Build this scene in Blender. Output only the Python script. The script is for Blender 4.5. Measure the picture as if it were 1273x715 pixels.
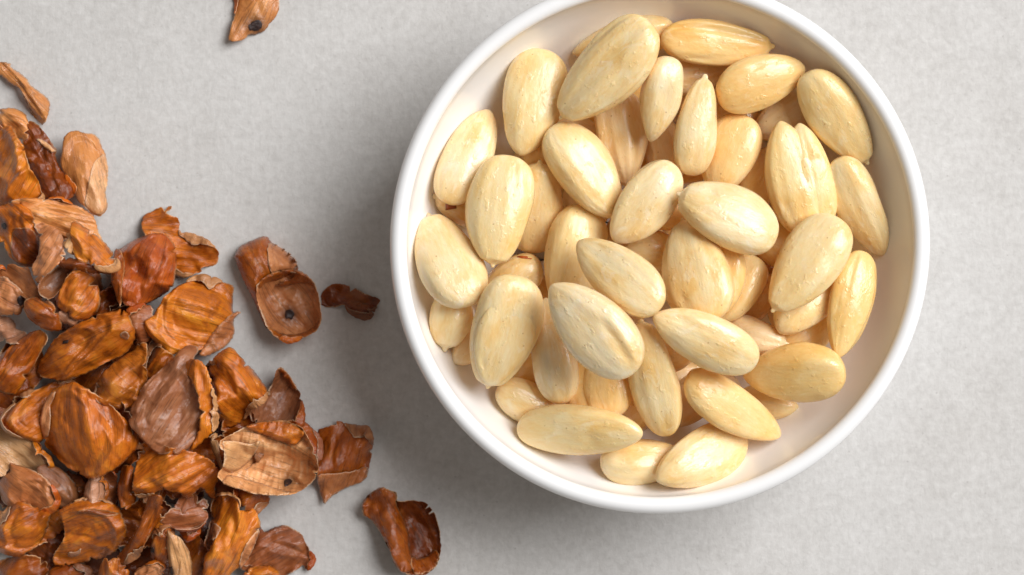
import bpy, bmesh, math, random
import numpy as np
from mathutils import Vector, Matrix, Euler
from mathutils.geometry import delaunay_2d_cdt

for o in list(bpy.data.objects):
    bpy.data.objects.remove(o)
SC = bpy.context.scene
COL = SC.collection

# ------------------------------------------------------------------ camera, world, lamps, exposure
H = 600.0            # camera height over the table, mm
S0 = 0.184           # mm on the table per photo pixel
CX, CY = 636.5, 357.5
MM = 0.001

cam_d = bpy.data.cameras.new('camera')
cam = bpy.data.objects.new('camera', cam_d)
COL.objects.link(cam)
cam.location = (0, 0, H * MM)
cam.rotation_euler = (0, 0, 0)
cam_d.sensor_fit = 'HORIZONTAL'
cam_d.sensor_width = 36
cam_d.lens = 36 * H / (1273 * S0)
cam_d.clip_start = 0.01
cam_d.clip_end = 20
cam_d.dof.use_dof = True
cam_d.dof.focus_distance = (H - 24) * MM
cam_d.dof.aperture_fstop = 20
SC.camera = cam

world = bpy.data.worlds.new('World')
SC.world = world
world.use_nodes = True
world.node_tree.nodes['Background'].inputs[0].default_value = (1.0, 0.92, 0.84, 1)
world.node_tree.nodes['Background'].inputs[1].default_value = 0.185


def area_lamp(name, loc, target, size, power, color):
    d = bpy.data.lights.new(name, 'AREA')
    d.shape = 'RECTANGLE'
    d.size, d.size_y = size
    d.energy = power
    d.color = color
    o = bpy.data.objects.new(name, d)
    COL.objects.link(o)
    o.location = loc
    v = Vector(target) - Vector(loc)
    o.rotation_euler = v.to_track_quat('-Z', 'Y').to_euler()
    return o


area_lamp('window_softbox', (1.19, 0.68, 1.52), (0.0, 0.0, 0.02), (1.35, 1.35), 57.5, (0.99, 0.99, 1.0))

SC.view_settings.view_transform = 'Standard'
SC.view_settings.look = 'None'
SC.view_settings.exposure = 0.0
SC.view_settings.gamma = 1.0
SC.render.engine = 'CYCLES'
SC.cycles.max_bounces = 14
SC.cycles.diffuse_bounces = 9


def scale_at(z):
    return S0 * (H - z) / H


def px2mm(p, z):
    s = scale_at(z)
    return np.array([(p[0] - CX) * s, -(p[1] - CY) * s])


# ------------------------------------------------------------------ materials
def new_mat(name):
    m = bpy.data.materials.new(name)
    m.use_nodes = True
    nt = m.node_tree
    bsdf = nt.nodes['Principled BSDF']
    return m, nt, bsdf


def N(nt, typ, **kw):
    n = nt.nodes.new(typ)
    for k, v in kw.items():
        setattr(n, k, v)
    return n


def L(nt, a, b):
    nt.links.new(a, b)


def ramp(nt, fac, stops, interp='LINEAR'):
    r = N(nt, 'ShaderNodeValToRGB')
    r.color_ramp.interpolation = interp
    el = r.color_ramp.elements
    while len(el) < len(stops):
        el.new(0.5)
    for e, (p, c) in zip(el, stops):
        e.position = p
        e.color = (c[0], c[1], c[2], 1) if not isinstance(c, (int, float)) else (c, c, c, 1)
    L(nt, fac, r.inputs[0])
    return r.outputs[0]


def mixc(nt, fac, a, b, mode='MIX'):
    n = N(nt, 'ShaderNodeMix', data_type='RGBA', blend_type=mode)
    for sock, v in ((n.inputs[0], fac), (n.inputs[6], a), (n.inputs[7], b)):
        if isinstance(v, (int, float)):
            sock.default_value = v
        elif isinstance(v, tuple):
            sock.default_value = (v[0], v[1], v[2], 1)
        else:
            L(nt, v, sock)
    return n.outputs[2]


def coords(nt, scale, rand=True):
    """object coordinates (metres) scaled, with a random shift per object"""
    tc = N(nt, 'ShaderNodeTexCoord')
    mp = N(nt, 'ShaderNodeMapping')
    mp.inputs['Scale'].default_value = scale
    L(nt, tc.outputs['Object'], mp.inputs[0])
    if not rand:
        return mp.outputs[0]
    oi = N(nt, 'ShaderNodeObjectInfo')
    mu = N(nt, 'ShaderNodeMath', operation='MULTIPLY')
    L(nt, oi.outputs['Random'], mu.inputs[0])
    mu.inputs[1].default_value = 57.0
    ad = N(nt, 'ShaderNodeVectorMath', operation='ADD')
    L(nt, mp.outputs[0], ad.inputs[0])
    L(nt, mu.outputs[0], ad.inputs[1])
    return ad.outputs[0]


def noise(nt, vec, scale, detail=4, rough=0.55, dist=0.0):
    n = N(nt, 'ShaderNodeTexNoise')
    n.inputs['Scale'].default_value = scale
    n.inputs['Detail'].default_value = detail
    n.inputs['Roughness'].default_value = rough
    n.inputs['Distortion'].default_value = dist
    L(nt, vec, n.inputs['Vector'])
    return n.outputs[0]


def bump(nt, height, strength, dist, prev=None):
    b = N(nt, 'ShaderNodeBump')
    b.inputs['Strength'].default_value = strength
    b.inputs['Distance'].default_value = dist
    L(nt, height, b.inputs['Height'])
    if prev is not None:
        L(nt, prev, b.inputs['Normal'])
    return b.outputs[0]


def obj_tint(nt):
    oi = N(nt, 'ShaderNodeObjectInfo')
    return oi.outputs['Color']


def mat_almond():
    m, nt, b = new_mat('blanched_almond')
    v = coords(nt, (85, 330, 330))
    big = noise(nt, coords(nt, (90, 130, 130)), 1.0, 3, 0.55, 0.4)
    streak = noise(nt, v, 1.0, 5, 0.6, 0.5)
    fine = noise(nt, coords(nt, (500, 1700, 1700)), 1.0, 4, 0.6)
    c1 = ramp(nt, big, [(0.34, (0.955, 0.82, 0.565)), (0.50, (0.94, 0.75, 0.43)), (0.66, (0.88, 0.60, 0.24))])
    c2 = ramp(nt, streak, [(0.36, (0.955, 0.84, 0.61)), (0.66, (0.86, 0.59, 0.24))])
    c = mixc(nt, 0.36, c1, c2)
    fl = ramp(nt, fine, [(0.36, 0.0), (0.72, 1.0)])
    c = mixc(nt, 0.16, c, fl, 'SOFT_LIGHT')
    # pale dry patches
    dry = ramp(nt, noise(nt, coords(nt, (210, 330, 330)), 1.0, 5, 0.65, 0.8), [(0.55, 0.0), (0.68, 1.0)])
    dm = N(nt, 'ShaderNodeMath', operation='MULTIPLY')
    L(nt, dry, dm.inputs[0])
    dm.inputs[1].default_value = 0.55
    c = mixc(nt, dm.outputs[0], c, (0.97, 0.87, 0.70))
    # pale tip
    tc = N(nt, 'ShaderNodeTexCoord')
    sp = N(nt, 'ShaderNodeSeparateXYZ')
    L(nt, tc.outputs['Generated'], sp.inputs[0])
    tip = ramp(nt, sp.outputs[0], [(0.01, 0.5), (0.10, 0.0)])
    c = mixc(nt, tip, c, (0.86, 0.72, 0.50))
    # tiny brown specks
    vo = N(nt, 'ShaderNodeTexVoronoi')
    vo.inputs['Scale'].default_value = 1.0
    L(nt, coords(nt, (330, 330, 330)), vo.inputs['Vector'])
    sk = ramp(nt, vo.outputs['Distance'], [(0.045, 0.55), (0.075, 0.0)])
    c = mixc(nt, sk, c, (0.45, 0.22, 0.07))
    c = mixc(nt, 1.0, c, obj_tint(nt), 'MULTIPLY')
    L(nt, c, b.inputs['Base Color'])
    rg = ramp(nt, streak, [(0.35, 0.24), (0.65, 0.46)])
    L(nt, rg, b.inputs['Roughness'])
    b.inputs['Coat Weight'].default_value = 0.55
    b.inputs['Coat Roughness'].default_value = 0.17
    b.inputs['Subsurface Weight'].default_value = 0.16
    b.inputs['Subsurface Radius'].default_value = (1.0, 0.55, 0.22)
    b.inputs['Subsurface Scale'].default_value = 0.0022
    b.inputs['Specular IOR Level'].default_value = 0.45
    n1 = bump(nt, streak, 0.22, 0.0006)
    n2 = bump(nt, fine, 0.22, 0.0002, n1)
    blis = ramp(nt, noise(nt, coords(nt, (520, 700, 700)), 1.0, 3, 0.5), [(0.60, 0.0), (0.78, 1.0)])
    n3 = bump(nt, blis, 0.35, 0.0004, n2)
    pit = noise(nt, coords(nt, (260, 420, 420)), 1.0, 4, 0.6)
    n4 = bump(nt, pit, 0.22, 0.0008, n3)
    L(nt, n4, b.inputs['Normal'])
    L(nt, n4, b.inputs['Coat Normal'])
    return m


def mat_skin(name, lo, mid, hi, rough, trans, edge):
    m, nt, b = new_mat(name)
    au = N(nt, 'ShaderNodeAttribute', attribute_name='vein_uv')

    def vuv(sx, sy):
        mp = N(nt, 'ShaderNodeMapping')
        mp.inputs['Scale'].default_value = (sx, sy, 1)
        L(nt, au.outputs['Vector'], mp.inputs[0])
        return mp.outputs[0]
    vein = noise(nt, vuv(0.07, 0.62), 1.0, 4, 0.55, 0.5)
    fibre = noise(nt, vuv(0.14, 2.5), 1.0, 4, 0.6, 0.9)
    blotch = noise(nt, coords(nt, (120, 190, 190)), 1.0, 6, 0.62, 1.1)
    cr = noise(nt, coords(nt, (420, 620, 520)), 1.0, 5, 0.7, 1.2)
    c1 = ramp(nt, vein, [(0.12, lo), (0.50, mid), (0.86, hi)])
    c2 = ramp(nt, blotch, [(0.34, lo), (0.52, mid), (0.72, hi)])
    c = mixc(nt, 0.68, c1, c2)
    c = mixc(nt, 0.12, c, mid)
    f = ramp(nt, fibre, [(0.38, 0.34), (0.45, 0.92), (0.60, 1.0)])
    c = mixc(nt, 0.60, c, f, 'MULTIPLY')
    dk = ramp(nt, noise(nt, coords(nt, (260, 330, 330)), 1.0, 5, 0.7, 1.0), [(0.60, 1.0), (0.75, 0.45)])
    c = mixc(nt, 0.4, c, dk, 'MULTIPLY')
    c = mixc(nt, 1.0, c, obj_tint(nt), 'MULTIPLY')
    at = N(nt, 'ShaderNodeAttribute', attribute_name='edge')
    ef = ramp(nt, at.outputs['Fac'], [(0.35, 0.0), (0.95, 0.75)])
    c = mixc(nt, ef, c, edge)
    sa = N(nt, 'ShaderNodeAttribute', attribute_name='stain')
    c = mixc(nt, sa.outputs['Fac'], c, (0.045, 0.014, 0.008))
    L(nt, c, b.inputs['Base Color'])
    rg = ramp(nt, cr, [(0.38, rough - 0.10), (0.62, rough + 0.22)])
    L(nt, rg, b.inputs['Roughness'])
    b.inputs['Specular IOR Level'].default_value = 0.36
    cw = ramp(nt, noise(nt, coords(nt, (130, 130, 130)), 1.0, 3), [(0.40, 0.25), (0.60, 1.0)])
    L(nt, cw, b.inputs['Coat Weight'])
    b.inputs['Coat Roughness'].default_value = 0.15
    n1 = bump(nt, vein, 0.28, 0.0008)
    n2 = bump(nt, cr, 0.30, 0.0007, n1)
    n3 = bump(nt, fibre, 0.55, 0.0003, n2)
    L(nt, n3, b.inputs['Normal'])
    n4 = bump(nt, cr, 0.42, 0.0009, n1)
    L(nt, n4, b.inputs['Coat Normal'])
    tr = N(nt, 'ShaderNodeBsdfTranslucent')
    L(nt, c, tr.inputs[0])
    mx = N(nt, 'ShaderNodeMixShader')
    mx.inputs[0].default_value = trans
    L(nt, b.outputs[0], mx.inputs[1])
    L(nt, tr.outputs[0], mx.inputs[2])
    out = [n for n in nt.nodes if n.type == 'OUTPUT_MATERIAL'][0]
    L(nt, mx.outputs[0], out.inputs[0])
    return m


def mat_spot():
    m, nt, b = new_mat('hilum_dark')
    n = noise(nt, coords(nt, (900, 900, 900)), 1.0, 4)
    c = ramp(nt, n, [(0.35, (0.012, 0.006, 0.006)), (0.7, (0.05, 0.022, 0.018))])
    L(nt, c, b.inputs['Base Color'])
    b.inputs['Roughness'].default_value = 0.5
    L(nt, bump(nt, n, 0.6, 0.0006), b.inputs['Normal'])
    return m


def mat_bowl():
    m, nt, b = new_mat('white_glaze')
    n = noise(nt, coords(nt, (45, 45, 45), False), 1.0, 4)
    c = ramp(nt, n, [(0.3, (0.915, 0.915, 0.912)), (0.7, (0.935, 0.935, 0.93))])
    L(nt, c, b.inputs['Base Color'])
    b.inputs['Roughness'].default_value = 0.23
    b.inputs['Coat Weight'].default_value = 0.2
    b.inputs['Coat Roughness'].default_value = 0.1
    L(nt, bump(nt, noise(nt, coords(nt, (160, 160, 160), False), 1.0, 2), 0.08, 0.0006), b.inputs['Normal'])
    return m


def mat_table():
    m, nt, b = new_mat('grey_paper_stone')
    big = noise(nt, coords(nt, (17, 17, 17), False), 1.0, 5, 0.6)
    mid = noise(nt, coords(nt, (110, 110, 110), False), 1.0, 6, 0.65, 0.4)
    fine = noise(nt, coords(nt, (620, 560, 600), False), 1.0, 5, 0.65, 0.3)
    fib = noise(nt, coords(nt, (1500, 380, 800), False), 1.0, 3, 0.6)
    fib2 = noise(nt, coords(nt, (380, 1500, 800), False), 1.0, 3, 0.6)
    c = ramp(nt, big, [(0.30, (0.560, 0.541, 0.517)), (0.7, (0.618, 0.606, 0.588))])
    c = mixc(nt, 0.5, c, ramp(nt, mid, [(0.3, 0.40), (0.7, 0.60)]), 'SOFT_LIGHT')
    c = mixc(nt, 0.8, c, ramp(nt, fine, [(0.3, 0.36), (0.7, 0.64)]), 'SOFT_LIGHT')
    c = mixc(nt, 0.22, c, ramp(nt, fib, [(0.3, 0.38), (0.7, 0.62)]), 'SOFT_LIGHT')
    c = mixc(nt, 0.22, c, ramp(nt, fib2, [(0.3, 0.38), (0.7, 0.62)]), 'SOFT_LIGHT')
    # sparse faint stains and pores
    st = ramp(nt, noise(nt, coords(nt, (52, 52, 52), False), 1.0, 4, 0.6, 0.6), [(0.66, 0.0), (0.80, 0.22)])
    c = mixc(nt, st, c, (0.42, 0.40, 0.38))
    vo = N(nt, 'ShaderNodeTexVoronoi')
    vo.inputs['Scale'].default_value = 1.0
    L(nt, coords(nt, (240, 240, 240), False), vo.inputs['Vector'])
    pk = ramp(nt, vo.outputs['Distance'], [(0.03, 0.35), (0.07, 0.0)])
    c = mixc(nt, pk, c, (0.30, 0.28, 0.26))
    L(nt, c, b.inputs['Base Color'])
    b.inputs['Roughness'].default_value = 0.75
    b.inputs['Specular IOR Level'].default_value = 0.25
    n1 = bump(nt, fib, 0.15, 0.0002)
    n2 = bump(nt, fine, 0.30, 0.0003, n1)
    n3 = bump(nt, mid, 0.30, 0.0006, n2)
    L(nt, n3, b.inputs['Normal'])
    return m


M_ALM = mat_almond()
M_OUT = mat_skin('skin_outer', (0.20, 0.036, 0.003), (0.62, 0.150, 0.008), (0.92, 0.345, 0.027), 0.33, 0.07, (0.80, 0.46, 0.22))
M_INN = mat_skin('skin_inner', (0.36, 0.130, 0.044), (0.60, 0.262, 0.098), (0.84, 0.47, 0.225), 0.36, 0.08, (0.84, 0.62, 0.42))
M_SPOT = mat_spot()
M_BOWL = mat_bowl()
M_TAB = mat_table()


# ------------------------------------------------------------------ helpers
def mesh_obj(name, verts, faces, mats, parent=None, matidx=None, smooth=True):
    me = bpy.data.meshes.new(name)
    me.from_pydata([tuple(v) for v in verts], [], faces)
    for m in mats:
        me.materials.append(m)
    if matidx is not None:
        me.polygons.foreach_set('material_index', matidx)
    me.polygons.foreach_set('use_smooth', [smooth] * len(me.polygons))
    me.update()
    o = bpy.data.objects.new(name, me)
    COL.objects.link(o)
    if parent is not None:
        o.parent = parent
    return o


def tag(o, label, cat, group=None):
    o['label'] = label
    o['category'] = cat
    if group:
        o['group'] = group


class Field:
    """height field in mm used to rest one piece on those below it"""
    def __init__(self, x0, x1, y0, y1, cell, init=0.0):
        self.x0, self.y0, self.c = x0, y0, cell
        self.nx, self.ny = int((x1 - x0) / cell) + 1, int((y1 - y0) / cell) + 1
        self.h = np.full((self.nx, self.ny), float(init))

    def ij(self, p):
        i = np.clip(((p[:, 0] - self.x0) / self.c).astype(int), 0, self.nx - 1)
        j = np.clip(((p[:, 1] - self.y0) / self.c).astype(int), 0, self.ny - 1)
        return i, j

    def lift(self, p, pct=0.0):
        i, j = self.ij(p)
        need = self.h[i, j] - p[:, 2]
        return float(need.max() if pct <= 0 else np.percentile(need, 100 - pct))

    def add(self, p):
        i, j = self.ij(p)
        g = np.full_like(self.h, -1e9)
        np.maximum.at(g, (i, j), p[:, 2])
        a = g.copy()
        for dx in (-1, 0, 1):
            for dy in (-1, 0, 1):
                a = np.maximum(a, np.where(g > -1e8, -1e9, np.roll(np.roll(g, dx, 0), dy, 1)))
        a = np.where(g > -1e8, g, a)
        self.h = np.maximum(self.h, a)


# ------------------------------------------------------------------ the setting and the bowl
tab = mesh_obj('table_surface', [(-1.2, -1.2, 0), (1.2, -1.2, 0), (1.2, 1.2, 0), (-1.2, 1.2, 0)], [(0, 1, 2, 3)], [M_TAB])
tab['kind'] = 'structure'

RIM_Z = 38.0
BC = px2mm((820.5, 303.5), RIM_Z)
R_OUT = 336.5 * scale_at(RIM_Z)
IN_PROF = [(0, 8.6), (18, 9.0), (28, 10.6), (36, 13.8), (41.5, 17.4), (45.8, 21.4), (49.2, 25.8), (51.6, 30.2), (52.8, 33.2), (53.5, 35.4)]


def build_bowl():
    r = R_OUT
    k = (r - 3.65) / 53.5
    prof = [(a * k, z) for a, z in IN_PROF]
    # rounded lip
    cx, cz, rr = r - 1.85, RIM_Z - 1.85, 1.85
    for a in np.linspace(180, -40, 14):
        prof.append((cx + rr * math.cos(math.radians(a)) * (1.0 if a > 90 else 1.0), cz + rr * math.sin(math.radians(a))))
    prof += [(r - 0.9, 33.5), (r - 2.2, 28), (r - 4.6, 21.5), (r - 8.2, 15), (r - 13.5, 9.4), (r - 19, 5.6), (r - 23.6, 3.8),
             (r - 24.8, 2.4), (r - 25.0, 0.5), (r - 25.6, 0.0), (r - 28.2, 0.0), (r - 28.8, 0.6), (r - 29.2, 2.6), (15, 2.8), (0, 2.8)]
    n = 192
    vs, fs = [], []
    rng = np.random.default_rng(3)
    ph = rng.uniform(0, 6.28, 4)
    for (a, z) in prof:
        for i in range(n):
            t = 2 * math.pi * i / n
            w = 1 + 0.0022 * math.sin(2 * t + ph[0]) + 0.0012 * math.sin(3 * t + ph[1])
            zz = z + (0.18 * math.sin(2 * t + ph[2]) * z / RIM_Z)
            vs.append((a * w * math.cos(t) * MM, a * w * math.sin(t) * MM, max(zz, 0.0) * MM))
    for k in range(len(prof) - 1):
        for i in range(n):
            j = (i + 1) % n
            fs.append((k * n + i, (k + 1) * n + i, (k + 1) * n + j, k * n + j))
    bm = bmesh.new()
    me = bpy.data.meshes.new('bowl')
    me.from_pydata(vs, [], fs)
    bm.from_mesh(me)
    bmesh.ops.remove_doubles(bm, verts=bm.verts, dist=1e-6)
    bmesh.ops.recalc_face_normals(bm, faces=bm.faces)
    bm.to_mesh(me)
    bm.free()
    me.materials.append(M_BOWL)
    me.polygons.foreach_set('use_smooth', [True] * len(me.polygons))
    o = bpy.data.objects.new('bowl', me)
    COL.objects.link(o)
    o.location = (BC[0] * MM, BC[1] * MM, 0)
    tag(o, 'round white glazed ceramic bowl filled with blanched almonds', 'bowl')
    return o


build_bowl()

# ------------------------------------------------------------------ almonds
BF = Field(BC[0] - 62, BC[0] + 62, BC[1] - 62, BC[1] + 62, 0.4)
gx = BF.x0 + (np.arange(BF.nx) + 0.5) * BF.c - BC[0]
gy = BF.y0 + (np.arange(BF.ny) + 0.5) * BF.c - BC[1]
gr = np.sqrt(gx[:, None] ** 2 + gy[None, :] ** 2)
kk = (R_OUT - 3.65) / 53.5
BF.h = np.interp(gr - 1.0, [a * kk for a, z in IN_PROF] + [60], [z for a, z in IN_PROF] + [44])


def almond_shape(Lm, W, T, seed, nub=True, nu=72, nv=48, groove=1.0, crease=None):
    """almond kernel, tip at -x, blunt end at +x, lying flat, mm"""
    r = np.random.default_rng(seed)
    u = 0.5 - 0.5 * np.cos(np.linspace(0, math.pi, nu))
    u = 0.0015 + 0.997 * u
    p, q = r.uniform(0.56, 0.70), r.uniform(0.39, 0.46)
    f = u ** p * (1 - u) ** q
    f /= f.max()
    p2, q2 = p * 0.85, q * 0.95
    g = u ** p2 * (1 - u) ** q2
    g /= g.max()
    wy, tz = 0.5 * W * f, 0.5 * T * g
    if nub:
        nr = r.uniform(0.5, 0.68)
        ul = (1.7 / Lm)
        nb = nr * np.sqrt(np.clip(1 - ((u - ul * 0.55) / (ul * 0.56)) ** 2, 0, 1))
        wy = np.maximum(wy * np.clip((u - ul * 0.25) / (ul * 0.75), 0.0, 1) ** 0.7, nb)
        tz = np.maximum(tz * np.clip((u - ul * 0.25) / (ul * 0.75), 0.0, 1) ** 0.7, nb * 0.85)
    th = np.linspace(0, 2 * math.pi, nv, endpoint=False)
    U, TH = np.meshgrid(u, th, indexing='ij')
    cs, sn = np.cos(TH), np.sin(TH)
    ex = r.uniform(0.74, 0.92)
    yy = wy[:, None] * np.sign(cs) * np.abs(cs) ** ex
    zz = tz[:, None] * np.sign(sn) * np.abs(sn) ** ex
    # skewed outline: one flank fuller than the other
    sk = r.uniform(-0.10, 0.10)
    yy = yy * (1 + sk * np.sign(cs) * np.sin(math.pi * U))
    # relief along the normal-ish radial direction
    d = np.zeros_like(U)
    for k in range(9):
        kf = r.integers(4, 19)
        d += r.uniform(0.5, 1) / (kf ** 0.7) * np.sin(kf * TH + r.uniform(0, 6.28) + r.uniform(-2, 2) * U + 0.5 * np.sin(5 * U + r.uniform(0, 6)))
    d *= 0.19 * groove
    for k in range(5):
        d += 0.16 * r.uniform(-1, 1) * np.sin(r.uniform(3, 9) * U + r.uniform(0, 6.28)) * np.sin(r.integers(1, 4) * TH + r.uniform(0, 6.28))
    for k in range(5):
        u0, t0 = r.uniform(0.2, 0.85), r.uniform(0, 6.28)
        dt = np.angle(np.exp(1j * (TH - t0)))
        d -= r.uniform(0.1, 0.42) * np.exp(-((U - u0) / r.uniform(0.05, 0.16)) ** 2 - (dt / r.uniform(0.15, 0.4)) ** 2)
    if crease:
        u0, u1, t0, dep = crease
        dt = np.angle(np.exp(1j * (TH - math.radians(t0) - 0.5 * (U - 0.5))))
        win = np.clip((U - u0) / 0.1, 0, 1) * np.clip((u1 - U) / 0.1, 0, 1)
        d -= dep * win * np.exp(-(dt / 0.10) ** 2)
        d += 0.4 * dep * win * np.exp(-((np.abs(dt) - 0.28) / 0.16) ** 2)
    env = np.clip(np.minimum(f, 1)[:, None] * 1.4, 0, 1)
    env = env * np.clip(np.minimum(U, 1 - U) / 0.08, 0.1, 1)
    d *= env
    nrm = np.sqrt((cs / (0.5 * W)) ** 2 + (sn / (0.5 * T)) ** 2)
    yy = yy + d * (cs / (0.5 * W)) / nrm
    zz = zz + d * (sn / (0.5 * T)) / nrm
    xx = Lm * (U - 0.5)
    by, bz = r.uniform(-0.45, 0.45), r.uniform(-0.5, 0.5)
    yy = yy + by * (1 - (2 * U - 1) ** 2) - by * 0.5
    zz = zz + bz * (1 - (2 * U - 1) ** 2) - bz * 0.5
    V = np.stack([xx, yy, zz], -1).reshape(-1, 3)
    fs = []
    for i in range(nu - 1):
        for j in range(nv):
            k = (j + 1) % nv
            fs.append((i * nv + j, i * nv + k, (i + 1) * nv + k, (i + 1) * nv + j))
    fs.append(tuple(range(nv))[::-1])
    fs.append(tuple((nu - 1) * nv + j for j in range(nv)))
    # faces wound outward
    fs = [tuple(reversed(t)) for t in fs]
    return V, fs


def rot(yaw, pitch, roll):
    return np.array(Euler((roll, pitch, yaw), 'XYZ').to_matrix())


A_GROUP = 'blanched almonds in the white bowl'
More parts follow.
